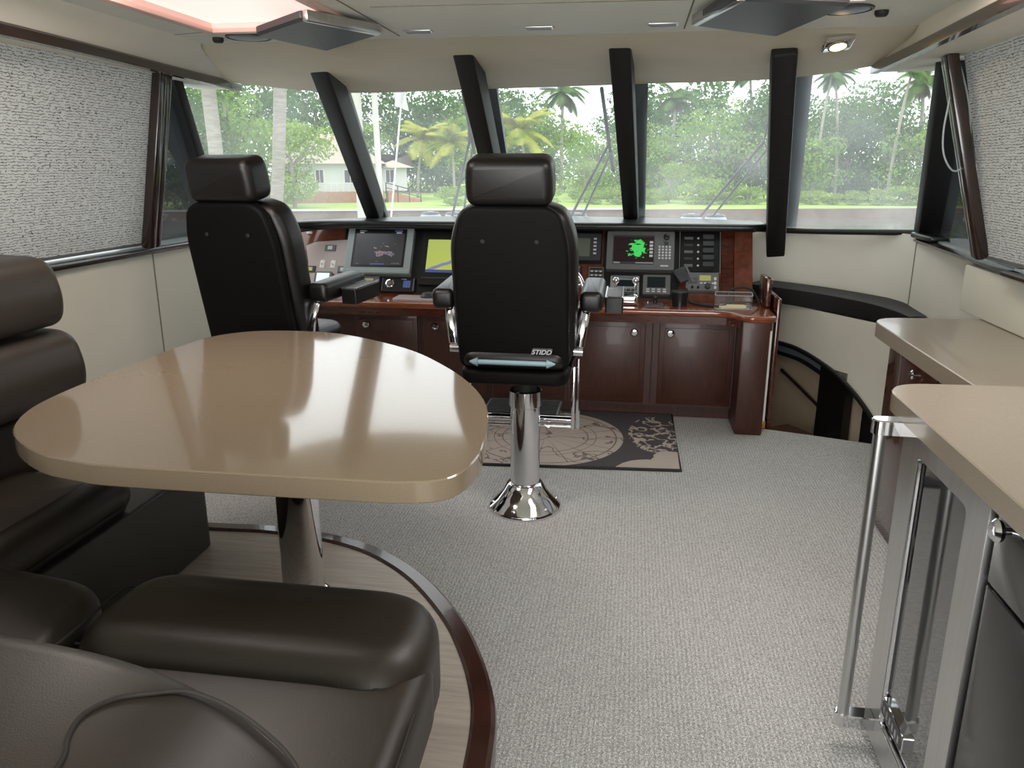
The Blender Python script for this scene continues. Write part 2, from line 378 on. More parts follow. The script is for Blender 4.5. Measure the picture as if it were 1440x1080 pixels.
def rpoly(pts, r, seg=6):
    """round the corners of a polygon; r a number or one per corner"""
    n = len(pts); out = []
    for i in range(n):
        ri = r[i] if isinstance(r, (list, tuple)) else r
        p = Vector(pts[i][:2]); a = Vector(pts[i - 1][:2]); b = Vector(pts[(i + 1) % n][:2])
        if ri <= 0: out.append((p.x, p.y)); continue
        d1 = (a - p); d2 = (b - p); l = min(ri, d1.length * 0.49, d2.length * 0.49)
        p1 = p + d1.normalized() * l; p2 = p + d2.normalized() * l
        for k in range(seg + 1):
            t = k / seg; q = p1 * (1 - t) ** 2 + p * 2 * t * (1 - t) + p2 * t * t
            out.append((q.x, q.y))
    return out
def chaikin(pts, it=2):
    for _ in range(it):
        o = []
        for i in range(len(pts)):
            a = pts[i]; b = pts[(i + 1) % len(pts)]
            o.append(tuple(a[k] * .75 + b[k] * .25 for k in range(len(a)))); o.append(tuple(a[k] * .25 + b[k] * .75 for k in range(len(a))))
        pts = o
    return pts
def smooth(pts, k=6):
    """Catmull-Rom through open points"""
    P_ = [Vector(p) for p in pts]; P_ = [P_[0] * 2 - P_[1]] + P_ + [P_[-1] * 2 - P_[-2]]; out = []
    for i in range(1, len(P_) - 2):
        for j in range(k):
            t = j / k; a, b, c, d = P_[i - 1], P_[i], P_[i + 1], P_[i + 2]
            out.append(0.5 * ((2 * b) + (c - a) * t + (2 * a - 5 * b + 4 * c - d) * t * t + (3 * b - a - 3 * c + d) * t ** 3))
    out.append(P_[-2]); return out
def roundprof(w0, w1, r, seg=5):
    """slab profile rising w0..w1 with both edges rounded by r"""
    o = []
    for k in range(seg + 1):
        a = pi / 2 * k / seg; o.append((r * (1 - sin(a)), w0 + r * (1 - cos(a))))
    for k in range(seg + 1):
        a = pi / 2 * k / seg; o.append((r * (1 - cos(a)), w1 - r * (1 - sin(a))))
    return o
MX_XZ = Matrix(((1, 0, 0, 0), (0, 0, -1, 0), (0, 1, 0, 0), (0, 0, 0, 1)))     # (u,v,w) -> (u,-w,v)
def T(x, y, z): return Matrix.Translation((x, y, z))

def thing(name, label, cat, loc=(0, 0, 0), group=None, kind=None):
    o = bpy.data.objects.new(name, None); COL.objects.link(o); o.location = loc
    o.empty_display_size = 0.05
    o['label'] = label; o['category'] = cat
    if group: o['group'] = group
    if kind: o['kind'] = kind
    ORG[o] = Vector(loc); return o
def obj(name, g, m, parent=None, angle=35, local=False, origin=None, label=None):
    me = bpy.data.meshes.new(name)
    bm = g.bm
    bmesh.ops.recalc_face_normals(bm, faces=bm.faces[:])
    off = ORG[parent] if parent is not None else Vector(origin or (0, 0, 0))
    if not local: bmesh.ops.translate(bm, verts=bm.verts[:], vec=-off)
    bm.to_mesh(me); bm.free()
    me.polygons.foreach_set('use_smooth', [True] * len(me.polygons))
    me.set_sharp_from_angle(angle=radians(angle))
    if m is not None: me.materials.append(m)
    o = bpy.data.objects.new(name, me); COL.objects.link(o)
    if parent is not None: o.parent = parent
    elif origin: o.location = origin
    ORG[o] = off
    if label: o['label'] = label
    return o
def struct(name, g, m, **k):
    o = obj(name, g, m, **k); o['kind'] = 'structure'; return o
def tag(o, label, cat, group=None, kind=None):
    o['label'] = label; o['category'] = cat
    if group: o['group'] = group
    if kind: o['kind'] = kind
    return o
def dup(root, loc=None, label=None, rz=0.0, sc=1.0, group=None):
    def cp(o, par):
        c = o.copy(); COL.objects.link(c); c.parent = par
        for ch in list(o.children): cp(ch, c)
        return c
    kids = list(root.children); r = root.copy(); COL.objects.link(r)
    for ch in kids: cp(ch, r)
    if loc is not None: r.location = loc
    r.rotation_euler.z = rz; r.scale = (sc, sc, sc) if not isinstance(sc, tuple) else sc
    if label: r['label'] = label
    if group: r['group'] = group
    return r
# ================================================================ THE CABIN
CEIL = 2.10
# ---- floor with the cut for the companionway
fl = [(-2.5, -2.4), (1.72, -2.4), (1.72, 4.46), (1.44, 4.545), (1.1, 4.66), (0.8, 4.75), (0.8, 5.35), (-2.5, 5.35)]
g = G().slab(fl, [(0, -0.05), (0, 0.0)]); struct('floor', g, M['carpet'])

# ---- raised dinette platform with a dark nosing
edge = smooth([(-2.46, 2.76), (-2.0, 2.765), (-1.674, 2.765), (-1.435, 2.775), (-1.197, 2.75), (-0.977, 2.68), (-0.798, 2.564), (-0.654, 2.425), (-0.505, 2.225), (-0.414, 2.055), (-0.354, 1.908), (-0.318, 1.78), (-0.30, 1.629), (-.29, 1.4), (-0.285, 1.0), (-0.285, 0.0), (-0.285, -1.2)], 6)
pl_ = [(p.x, p.y) for p in edge] if len(edge[0]) > 1 else []
inner = []
for i, p in enumerate(edge):
    a = edge[max(0, i - 1)]; b = edge[min(len(edge) - 1, i + 1)]; t = (b - a).normalized()
    inner.append((p.x - t[1] * -0.0 + t[1] * 0.045 * 1, p.y - t[0] * 0.045 * 1) if False else (p[0] + t[1] * 0.065, p[1] - t[0] * 0.065))
plat = inner + [(-2.46, -1.2)]
plat_t = thing('dinette_platform', 'raised pale plank platform with a curved dark wood nosing under the table', 'platform', (-1.3, 1.2, 0))
obj('deck_boards', G().slab(plat, [(0, 0.0), (0, 0.12)]), M['plank'], plat_t)
g = G(); rows = []
prof = [(0.0, 0.001), (-0.004, 0.10), (0.0, 0.118), (0.012, 0.128), (0.058, 0.130), (0.067, 0.122), (0.067, 0.10)]
for off, z in prof:
    r = []
    for i, p in enumerate(edge):
        a = edge[max(0, i - 1)]; b = edge[min(len(edge) - 1, i + 1)]; t = (b - a).normalized()
        r.append((p[0] + t[1] * off, p[1] - t[0] * off, z))
    rows.append(r)
g.grid(rows); obj('nosing', g, mat('nosing_mahogany', (58, 30, 22), .22, coat=.4, noise=.3, nscale=12), plat_t)

# ---- ceiling with the hatch opening
hx0, hx1, hy0, hy1 = -1.77, -1.14, 2.2, 3.30
kx0, kx1, ky0, ky1 = 0.40, 1.00, 1.70, 2.97
g = G()
CY = 3.64
g.box((-2.1, -2.4, CEIL), (hx0, CY, CEIL + 0.03)); g.box((hx1, -2.4, CEIL), (kx0, CY, CEIL + 0.03)); g.box((kx1, -2.4, CEIL), (1.2, CY, CEIL + 0.03))
g.box((kx0, -2.4, CEIL), (kx1, ky0, CEIL + 0.03)); g.box((kx0, ky1, CEIL), (kx1, CY, CEIL + 0.03))
g.box((hx0, -2.4, CEIL), (hx1, hy0, CEIL + 0.03)); g.box((hx0, hy1, CEIL), (hx1, CY, CEIL + 0.03))
struct('ceiling', g, M['headliner'])

n_tr = [0]
def trim(g, m, **k):
    n_tr[0] += 1; return struct('trim_%d' % n_tr[0], g, m, **k)
for a, b in (((-1.04, 3.56), (-0.98, -2.3)), ((0.172, 3.56), (0.172, -2.3)), ((-0.96, 2.93), (0.15, 2.97))):
    trim(G().beam((a[0], a[1], CEIL + 0.002), (b[0], b[1], CEIL + 0.002), 0.006, 0.008), M['groove'])
trim(G().beam((-2.03, 3.4, CEIL + .002), (-1.8, 3.34, CEIL + .002), 0.006, 0.006), M['groove'])

# ---- windshield knots: (top, bottom), port to starboard
KT = [(-2.42, 4.02, 2.01), (-1.80, 4.75, 1.98), (-0.92, 4.90, 2.00), (-0.026, 4.85, 2.01), (0.81, 4.60, 2.007), (1.36, 3.95, 2.04)]
KB = [(-2.58, 4.68, 1.17), (-1.90, 5.75, 1.165), (-0.96, 6.0, 1.16), (0.007, 6.0, 1.165), (1.013, 5.7, 1.14), (1.70, 5.03, 1.185)]
def curve(K, n=8): return smooth(K, n)
CT = curve(KT); CB = curve(KB)

# ---- padded header (chin) between ceiling and glass
N_ = len(CT); creaseL, creaseR = Vector((-2.02, CY, CEIL)), Vector((1.15, CY - 0.04, CEIL))
rows = [[], [], [], []]
for i, p in enumerate(CT):
    f = i / (N_ - 1); c = creaseL.lerp(creaseR, f)
    c = Vector((c.x, c.y - 0.02, c.z + 0.004))
    c.x = max(creaseL.x, min(creaseR.x, p.x * 0.93 - 0.02)); 
    q = Vector((p.x, p.y, p.z))
    c.z = CEIL + .004; rows[0].append(c); rows[1].append(c.lerp(q, .35) + Vector((0, 0, 0.006))); rows[2].append(c.lerp(q, .75) + Vector((0, 0, 0.006))); rows[3].append(q)
struct('wall_forward', G().grid(rows), M['chin'])
# return behind the lower edge of the header, up to the roof outside
g = G(); g.grid([[Vector(p) for p in CT], [Vector((p.x, p.y + 0.10, p.z + 0.04)) for p in CT], [Vector((p.x, p.y + 0.25, p.z + 0.12)) for p in CT]])
trim(g, M['gel'])
# roof skin above
g = G().box((-2.7, -2.6, 2.32), (1.9, 4.4, 2.38)); struct('trim_20', g, M['gel'])

# ---- glass panes, one per bay, with outer grey frames
for b in range(5):
    n = 8; t = CT[b * n:(b + 1) * n + 1]; bt = CB[b * n:(b + 1) * n + 1]
    rows = [[Vector(bt[k]).lerp(Vector(t[k]), j / 4) for k in range(n + 1)] for j in range(5)]
    for r in rows[-1:]:
        for v in r: v.z += 0.02
    struct('window_%d' % (b + 1), G().grid(rows), M['pane'])
# black seal along the foot of the glass
trim(G().tube([Vector((p.x, p.y - 0.015, p.z - 0.01)) for p in CB], 0.018, 8), M['rubber'])
# outer frame strips between the panes
for i in (1, 2, 3, 4):
    t = Vector(KT[i]); b = Vector(KB[i]); d = (b - t)
    wdt = 0.15 if i < 4 else 0.19
    trim(G().beam(t - d * 0.05 + Vector((0.0, 0.04, 0.01)), b + d * 0.03 + Vector((0.0, 0.04, 0)), wdt, 0.05, ref=(0, 1, 0.9)), M['frame_grey'])

# inner leather-wrapped mullions
beams = [((-1.70, 4.27, 2.078), (-1.865, 5.60, 1.175), 0.105), ((-0.855, 3.97, 2.135), (-0.965, 5.82, 1.16), 0.105),
         ((-0.10, 3.93, 2.125), (-0.02, 5.82, 1.17), 0.105), ((0.648, 3.99, 2.067), (0.93, 5.40, 1.0), 0.115)]
where = ['leftmost of four, slanting behind the left helm chair', 'second from the left, rising behind the middle chair headrest',
         'third from the left, standing right of the middle chair', 'rightmost of four, its foot hanging over the stairwell']
for (a, b, wd), s_ in zip(beams, where):
    a = Vector(a); b = Vector(b)
    d = (b - a).normalized(); x = Vector((1, 0, 0)); up = d.cross(x).normalized()
    if up.z < 0: up = -up
    x = up.cross(d)
    L = (b - a).length
    mt = Matrix(((x.x, d.x, up.x, a.x), (x.y, d.y, up.y, a.y), (x.z, d.z, up.z, a.z), (0, 0, 0, 1)))
    q = rpoly([(-wd / 2, 0), (wd / 2, 0), (wd / 2, L), (-wd / 2, L)], [0.02, 0.02, 0.012, 0.012], 4)
    g = G().slab(q, [(0.012, -0.03), (0.003, -0.025), (0, -0.015), (0, 0.14)], mt)
    o = obj('windshield_mullion', g, M['pad_black'], None, origin=tuple(a))
    tag(o, 'black padded windshield post, ' + s_, 'windshield post', 'windshield posts')

# corner pillars (black) both sides
for nm, pts, wd in (('L', ((-2.41, 3.95, 2.03), (-2.64, 4.72, 1.12)), 0.16), ('R', ((1.385, 3.93, 2.02), (1.745, 5.02, 1.15)), 0.19)):
    a, b = Vector(pts[0]), Vector(pts[1])
    g = G().beam(a, b, wd, 0.08, ref=(0.0, 1, 0.2), bev=0.015)
    o = obj('corner_pillar', g, M['pad_black'], None, origin=tuple(b))
    tag(o, 'slanted black corner pillar beside the %s' % ('left side window and blind' if nm == 'L' else 'right side window and hanging cord'), 'pillar', 'corner pillars')

# ---- side walls -------------------------------------------------------------
def side(xs, nm, yend, ny0=-2.4):
    pass
# port: lower wall
xl = -2.46
g = G().box((xl - 0.05, -2.4, 0.0), (xl, 4.75, 1.12)); struct('wall_left', g, M['cream'])
for y in (3.757, 2.4):
    trim(G().box((xl - 0.002, y - 0.004, 0.1), (xl + 0.002, y + 0.004, 1.12)), M['groove'])
# port sill: white strip over dark wood
trim(G().box((xl - 0.12, -2.4, 1.12), (xl + 0.03, 4.75, 1.15), 0.008), M['trimwood'])
trim(G().box((xl - 0.12, -2.4, 1.150), (xl + 0.015, 4.75, 1.158), 0.003), M['light_plastic'])
# port valance and cove
vl = [(-2.06, 1.0, 2.0), (-2.09, 2.6, 2.0), (-2.20, 3.8, 2.0), (-2.255, 4.45, 2.0)]
vl = [(-1.95, -2.4, 2.0)] + vl
def cove(V, cr, zc, sgn, nm):
    vs = smooth(V, 5); rows = [[], [], []]
    for i, p in enumerate(vs):
        f = i / (len(vs) - 1); c = Vector((cr[0][0] * (1 - f) + cr[1][0] * f, min(p.y, CY - 0.02) if True else 0, zc + .002))
        rows[0].append(Vector((p.x, p.y, p.z))); rows[1].append(Vector((p.x, p.y, p.z)).lerp(c, .5) + Vector((0, 0, 0.005))); rows[2].append(c)
    struct(nm, G().grid(rows), M['cream'])
    return vs
vsL = cove(vl, ((-1.90, 0), (-2.03, 0)), CEIL, 1, 'wall_left_cove')
def rail(vs, m, w_, h_, dz=0, dx=0):
    g = G(); pr = [(-w_ / 2, -h_ / 2), (w_ / 2, -h_ / 2), (w_ / 2 * 1.1, h_ / 4), (w_ / 2 * .6, h_ / 2), (-w_ / 2 * .6, h_ / 2), (-w_ / 2, h_ / 4)]
    rows = [[Vector((p.x + dx + a, p.y, p.z + dz + b)) for p in vs] for a, b in pr + pr[:1]]
    g.grid(rows); return g
trim(rail(vsL, M, 0.035, 0.045, -0.01), M['trimwood'])
# soffit under the valance out to the window head
def soffit(vs, dx, m=M['cream']):
    return struct('trim_%d' % (30 + int(dx > 0)), G().grid([[Vector((p.x, p.y, p.z - 0.025)) for p in vs], [Vector((p.x + dx, p.y, p.z - 0.02)) for p in vs]]), m)
soffit(vsL, -0.25)
# starboard
vr = [(0.93, -2.4, 2.02), (1.00, 1.0, 2.02), (1.055, 2.6, 2.02), (1.10, 3.6, 2.02), (1.125, 4.30, 2.02)]
vsR = cove(vr, ((0.98, 0), (1.13, 0)), CEIL, -1, 'wall_right_cove')
trim(rail(vsR, M, 0.035, 0.045, -0.01), M['trimwood'])
soffit(vsR, 0.45)
xr = 1.64
g = G().box((xr, -2.4, -1.0), (xr + 0.05, 5.02, 1.12)); struct('wall_right', g, M['cream'])
sr = [(1.44, -2.4, 1.15), (1.47, 2.9, 1.15), (1.51, 3.35, 1.15), (1.57, 4.1, 1.15), (1.645, 4.95, 1.15)]
srs = smooth(sr, 5)
g = G(); pr = [(0.0, -0.03), (-0.022, -0.018), (-0.022, -0.006), (0.0, 0.0), (0.26, 0.0)]
g.grid([[Vector((p.x + a, p.y, p.z + b)) for p in srs] for a, b in pr]); trim(g, M['trimwood'])
g = G(); g.grid([[Vector((p.x + a, p.y, p.z + b)) for p in srs] for a, b in ((0.03, 0.0), (0.032, 0.01), (0.07, 0.01), (0.08, 0.0))]); trim(g, M['light_plastic'])
# padded panel above the counter
g = G().box((1.53, -2.4, 0.9), (1.66, 3.93, 1.115), 0.01); trim(g, M['cream'])
trim(G().box((xr - 0.003, 4.93, 0.0), (xr, 4.94, 1.12)), M['groove'])
# side windows (dark glazing) behind the blinds and beyond the posts
def side_pane(nm, p):
    struct(nm, G().poly(p), M['dark_pane'])
side_pane('window_6', [(-2.60, 3.68, 1.14), (-2.62, 4.6, 1.14), (-2.38, 4.0, 2.02), (-2.38, 3.68, 2.02)])
side_pane('window_7', [(1.70, 3.72, 1.14), (1.78, 5.05, 1.14), (1.42, 4.0, 2.05), (1.42, 3.72, 2.05)])
# blinds
def blind(nm, pts, label, group='roller blinds'):
    t = thing(nm, label, 'blind', tuple((Vector(pts[0]) + Vector(pts[1])) / 2), group)
    a, b, c, d = [Vector(p) for p in pts]
    rows = [[a.lerp(b, i / 10).lerp(d.lerp(c, i / 10), j / 6) for i in range(11)] for j in range(7)]
    obj('fabric', G().grid(rows), M['blind'], t)
    obj('bottom_bar', G().beam(a + Vector((0, 0, .008)), b + Vector((0, 0, .008)), 0.018, 0.012), M['grey_plastic'], t)
blind('roller_blind', [(-2.47, -1.6, 1.165), (-2.47, 3.68, 1.165), (-2.27, 3.69, 1.985), (-2.16, -1.6, 1.985)], 'pale roller blind with dark crackle pattern pulled down at the left window')
blind('roller_blind', [(1.50, -1.6, 1.165), (1.525, 3.70, 1.165), (1.32, 3.74, 2.03), (1.20, -1.6, 2.03)], 'pale roller blind with dark crackle pattern pulled down at the right window')
# wooden blind posts
def post(label, b0, t0, sgn):
    t = thing('blind_guide', label, 'window post', b0, 'wooden window posts')
    b = Vector(b0); tp = Vector(t0)
    obj('outer_rail', G().beam(b + Vector((0, 0.02, 0)), tp + Vector((0, 0.02, 0)), 0.055, 0.05, ref=(0, 1, 0), bev=0.008), M['trimwood'], t)
    obj('inner_rail', G().beam(b + Vector((sgn * 0.02, -0.055, 0)), tp + Vector((sgn * 0.02, -0.055, 0)), 0.05, 0.055, ref=(0, 1, 0), bev=0.008), M['trimwood'], t)
post('dark wooden upright between the left blind and the windshield', (-2.43, 3.71, 1.158), (-2.255, 3.70, 1.985), 1)
post('dark wooden upright between the right blind and the windshield', (1.525, 3.76, 1.165), (1.275, 3.74, 2.0), -1)
# bead cord loop
cp = smooth([(1.262, 3.72, 2.0), (1.28, 3.70, 1.85), (1.275, 3.70, 1.70), (1.29, 3.70, 1.60), (1.335, 3.70, 1.535), (1.375, 3.70, 1.56), (1.385, 3.70, 1.66), (1.36, 3.70, 1.80), (1.31, 3.70, 1.94), (1.285, 3.72, 2.0)], 6)
o = obj('bead_chain', G().tube(cp, 0.004, 6), M['light_plastic'], None, origin=(1.3, 3.7, 2.0)); tag(o, 'thin looped bead cord hanging beside the right blind', 'cord')
o = obj('cord_cleat', G().box((1.605, 4.62, 1.152), (1.70, 4.96, 1.185), 0.012), M['black_plastic'], None, origin=(1.65, 4.8, 1.15)); tag(o, 'short black padded block lying on the right sill by the windshield corner', 'sill block')

# aft bulkhead around the open doorway (behind the viewer)
g = G(); g.box((-2.5, -2.6, 0), (-2.2, -2.5, 2.1)); g.box((1.3, -2.6, 0), (1.7, -2.5, 2.1)); g.box((-2.2, -2.6, 2.03), (1.3, -2.5, 2.1)); g.box((-2.2, -2.6, 0), (1.3, -2.5, 0.25))
struct('wall_aft', g, M['cream'])
# blackout of the cavities above the coves
g = G(); g.box((-2.75, -2.4, 2.02), (-2.3, 3.7, 2.3)); g.box((1.45, -2.4, 2.06), (1.95, 3.8, 2.3)); struct('trim_21', g, M['gel'])

# ---- hatch
def hatch(label, hx0, hx1, hy0, hy1):
    t = thing('roof_hatch', label, 'hatch', ((hx0 + hx1) / 2, (hy0 + hy1) / 2, CEIL), 'roof hatches')
    g = G(); zt = CEIL + 0.035
    g.box((hx0 - .02, hy0, CEIL - .002), (hx0 + .006, hy1, zt)); g.box((hx1 - .006, hy0, CEIL - .002), (hx1 + .02, hy1, zt)); g.box((hx0, hy1 - .006, CEIL - .002), (hx1, hy1 + .02, zt)); g.box((hx0, hy0 - .02, CEIL - .002), (hx1, hy0 + .006, zt))
    obj('hatch_well', g, M['pink_well'], t)
    g = G()
    for lo, hi in (((hx0 - .03, hy0 - .03), (hx0 + .012, hy1 + .03)), ((hx1 - .012, hy0 - .03), (hx1 + .03, hy1 + .03)), ((hx0, hy1 - .012), (hx1, hy1 + .03)), ((hx0, hy0 - .03), (hx1, hy0 + .012))):
        g.box((lo[0], lo[1], CEIL - .014), (hi[0], hi[1], CEIL + .004), 0.004)
    obj('hatch_frame', g, M['pink_frame'], t)
    obj('lens', G().box((hx0, hy0, zt - .01), (hx1, hy1, zt)), M['hatch_pane'], t)
    mx_ = (hx0 + hx1) / 2
    obj('latch', G().box((mx_ - .025, hy1 - .01, CEIL - .022), (mx_ + .025, hy1 + .02, CEIL - .005), .003), M['white_plastic'], t)
M['pink_well'] = mat('pale_pink_well', (240, 220, 212), 0.5); M['pink_frame'] = mat('pink_cream_frame', (224, 190, 178), 0.4)
hatch('roof hatch glowing pink in the ceiling above the left blind', hx0, hx1, hy0, hy1)
hatch('roof hatch at the upper right, only its forward frame showing above the right folding screen', kx0, kx1, ky0, ky1)

# ---- ceiling vents / small lights
t = thing('ceiling_vent', 'x', 'vent', (-0.925, 3.447, CEIL), 'small ceiling vents')
obj('vent_frame', G().box((-0.985, 3.42, CEIL - .006), (-0.865, 3.475, CEIL), .003), M['steel'], t)
g = G()
for k in range(4): g.box((-0.975, 3.428 + k * .011, CEIL - .009), (-0.875, 3.434 + k * .011, CEIL - .005))
obj('louvre', g, M['grey_plastic'], t)
t['label'] = 'small metal ceiling vent nearest the left folding screen'
dup(t, (-0.415, 3.438, CEIL), 'small metal ceiling vent above the middle chair, between the other two')
dup(t, (0.084, 3.431, CEIL), 'small metal ceiling vent nearest the right folding screen')

# ---- folding screens under the ceiling
def tv(poly, z0, z1, label, edge_pts):
    c = (sum(p[0] for p in poly) / 4, sum(p[1] for p in poly) / 4, CEIL)
    t = thing('folding_screen', label, 'screen', c, 'flip-down ceiling screens')
    q = rpoly(poly, 0.03, 4)
    obj('screen_case', G().slab(q, [(0.012, z0), (0.0, z0 + .01), (0.0, z1 - .004), (0.006, z1)]), M['dark_grey'], t)
    a, b = [Vector(p + ((z0 + z1) / 2,)) for p in edge_pts]
    obj('silver_edge', G().beam(a, b, 0.03, z1 - z0 + .004, bev=.006), M['steel'], t, label='brushed silver edge strip of the screen')
    obj('hinge_plate', G().box((c[0] - .06, c[1] - .05, z1), (c[0] + .06, c[1] + .05, CEIL), .004), M['black_plastic'], t)
    return t
tv([(-1.18, 2.83), (-1.01, 3.19), (-1.38, 3.58), (-1.50, 3.13)], 2.045, 2.08, 'dark flip-down ceiling screen beside the pink roof hatch', ((-1.17, 2.84), (-1.01, 3.18)))
tv([(0.27, 2.70), (0.66, 2.86), (0.53, 3.47), (0.18, 3.16)], 2.045, 2.08, 'dark flip-down ceiling screen at the upper right near the warm lamp', ((0.30, 2.72), (0.19, 3.15)))
# round speakers and knobs
t = thing('ceiling_speaker', 'dark round ceiling speaker beside the left roof hatch', 'speaker', (-1.70, 3.49, CEIL), 'round ceiling speakers')
obj('grille', G().lathe([(0.0, -0.012), (0.055, -0.012), (0.085, -0.006), (0.09, 0)], (-1.70, 3.49, CEIL)), M['black_plastic'], t)
obj('rim', G().lathe([(0.09, 0), (0.09, -.008), (0.098, -.006), (0.10, 0)], (-1.70, 3.49, CEIL)), M['dark_grey'], t)
dup(t, (0.72, 3.22, CEIL), 'dark round ceiling speaker to the right of the right folding screen')
t = thing('ceiling_button', 'small dark round knob on the ceiling left of the hatch', 'knob', (-1.85, 3.50, CEIL), 'small round ceiling knobs')
obj('cap', G().lathe([(0, -.02), (.018, -.02), (.024, -.012), (.024, 0)], (-1.85, 3.50, CEIL)), M['rubber'], t)
dup(t, (0.862, 3.28, CEIL), 'small dark round knob on the ceiling right of the right round speaker')

# ---- recessed lamp in the header
def ray_on_header(x, y): pass
lc = Vector((0.83, 3.775, 2.055)); nrm = Vector((0.10, -0.35, -1)).normalized()
xa = Vector((1, 0, 0)); xa = (xa - nrm * xa.dot(nrm)).normalized(); ya = nrm.cross(xa)
LM = Matrix(((xa.x, ya.x, nrm.x, lc.x), (xa.y, ya.y, nrm.y, lc.y), (xa.z, ya.z, nrm.z, lc.z), (0, 0, 0, 1)))
t = thing('recessed_lamp', 'square chrome lamp glowing warm yellow in the header at the right', 'lamp', tuple(lc))
obj('lamp_plate', G().slab(rpoly([(-.06, -.05), (.06, -.05), (.06, .05), (-.06, .05)], .012, 3), [(0, -.01), (0, .004), (.006, .008)], LM), M['chrome'], t)
obj('lamp_ring', G().lathe([(.042, .006), (.042, .014), (.034, .014), (.032, .008)], mtx=LM), M['steel'], t)
obj('bulb', G().lathe([(0, .016), (.02, .015), (.032, .009), (.032, .006)], mtx=LM), M['lamp'], t)
lp = bpy.data.lights.new('recessed_lamp_glow', 'SPOT'); lp.energy = 2.5; lp.spot_size = radians(140); lp.color = (1, .75, .4); lp.shadow_soft_size = .03
lo = bpy.data.objects.new('recessed_lamp_glow', lp); COL.objects.link(lo); lo.location = lc + nrm * 0.03
lo.rotation_euler = nrm.to_track_quat('-Z', 'Y').to_euler()
# ================================================================ HELM CONSOLE
FA = Vector((0, 5.08, 0.73)); FV = Vector((0, 0.5115, 0.8593)); FN = Vector((0, -0.8593, 0.5115))
def fm(u, v, n=0.0, rot=0.0):
    o = FA + Vector((u, 0, 0)) + FV * v + FN * n
    m = Matrix(((1, FV.x, FN.x, o.x), (0, FV.y, FN.y, o.y), (0, FV.z, FN.z, o.z), (0, 0, 0, 1)))
    return m @ Matrix.Rotation(rot, 4, 'Z')
ct = thing('helm_console', 'dark cherry helm console with glossy wood counter and black hood under the windshield', 'console', (-0.45, 4.83, 0))
# lower cabinet
g = G(); g.box((-2.3, 4.845, 0.09), (0.65, 5.9, 0.685)); g.box((-2.3, 4.91, 0.0), (0.65, 5.9, 0.09)); obj('cabinet_body', g, M['cherry'], ct)
g = G(); g.box((0.644, 4.60, 0.0), (0.805, 5.02, 0.69), 0.012); obj('corner_post', g, M['cherry'], ct)
g = G(); g.box((0.70, 5.0, 0.0), (0.80, 5.95, 0.70)); obj('side_panel', g, M['cherry'], ct)
def door(x0, x1, kx, knob=True):
    d = obj('door', G().box((x0, 4.830, 0.105), (x1, 4.848, 0.625), 0.004), M['cherry'], ct)
    g = G(); 
    for a, b in (((x0 + .03, 4.826, .135), (x1 - .03, 4.833, .595)),): g.box(a, b, .003)
    p = obj('door_panel', g, M['cherry'], d); ORG[p] = ORG[ct]
    if knob:
        kb = obj('knob', G().lathe([(0.008, 0.0), (0.008, 0.012), (0.021, 0.016), (0.024, 0.024), (0.018, 0.031), (0, 0.033)], (kx, -0, 0), mtx=T(0, 4.830, 0.563) @ Matrix.Rotation(radians(90), 4, 'X') @ T(0, 0, 0)), M['chrome'], d)
ORGD = None
_old = obj
def obj(name, g, m, parent=None, **k):
    o = _old(name, g, m, parent, **k)
    if parent is not None and parent.type == 'MESH': pass
    return o
for x0, x1, kx in ((0.185, 0.635, 0.25), (-0.36, 0.10, 0.03), (-0.86, -0.40, -0.80), (-1.32, -0.90, -1.236), (-1.78, -1.36, -1.70)): door(x0, x1, kx)
# seams beside the doors
for x in (0.143, -0.38, -0.88, -1.34): obj('stile_groove', G().box((x - .003, 4.842, .1), (x + .003, 4.8455, .66)), M['rubber'], ct)
# counter
q = rpoly([(-2.3, 4.745), (0.58, 4.745), (0.665, 4.585), (0.84, 4.60), (0.84, 5.2), (-2.3, 5.2)], [0.02, 0.10, 0.05, 0.05, 0.02, 0.02], 6)
obj('counter', G().slab(q, roundprof(0.682, 0.722, 0.015)), M['counterwood'], ct)
q = rpoly([(-2.29, 4.765), (0.585, 4.765), (0.68, 4.605), (0.82, 4.62), (0.82, 5.15), (-2.29, 5.15)], 0.02, 3)
obj('apron', G().slab(q, [(0, 0.635), (0, 0.69)]), M['walnut'], ct)
obj('paint_chip', G().box((0.815, 4.60, .70), (.842, 4.66, .716)), M['light_plastic'], ct) if False else None
# fascia
obj('fascia', G().slab([(-2.34, -0.02), (0.76, -0.02), (0.76, 0.50), (-2.34, 0.50)], [(0, -0.04), (0, 0.0)], fm(0, 0)), M['burl'], ct)
q = rpoly([(-1.985, 0.0), (-0.66, 0.0), (-0.66, 0.49), (-1.985, 0.49)], 0.02, 3)
g = G().slab(q, [(0, 0), (0, 0.006)], fm(0, 0)); g.slab(rpoly([(-0.19, 0.0), (0.30, 0.0), (0.30, 0.49), (-0.19, 0.49)], .02, 3), [(0, 0), (0, .006)], fm(0, 0))
g.slab(rpoly([(-0.46, 0.235), (-0.2, 0.235), (-0.2, 0.49), (-0.46, 0.49)], .01, 3), [(0, 0), (0, .0055)], fm(0, 0))
obj('black_panel', g, M['black_plastic'], ct)
obj('laminate_panel', G().slab(rpoly([(-2.26, 0.335), (-2.22, 0.20), (-2.21, -0.0), (-1.95, 0.0), (-1.95, 0.385), (-2.19, 0.365)], 0.02, 3), [(0, 0), (0, .007)], fm(0, 0)), M['laminate'], ct)
obj('wood_end', G().slab([(0.645, -0.01), (0.76, -0.01), (0.76, 0.49), (0.645, 0.49)], [(0, 0.0), (0, 0.018), (.004, .022)], fm(0, 0)), M['burl'], ct)
obj('wood_strip', G().slab([(0.565, -0.01), (0.645, -0.01), (0.645, 0.49), (0.565, 0.49)], [(0, 0.0), (.003, .010)], fm(0, 0)), M['walnut'], ct)
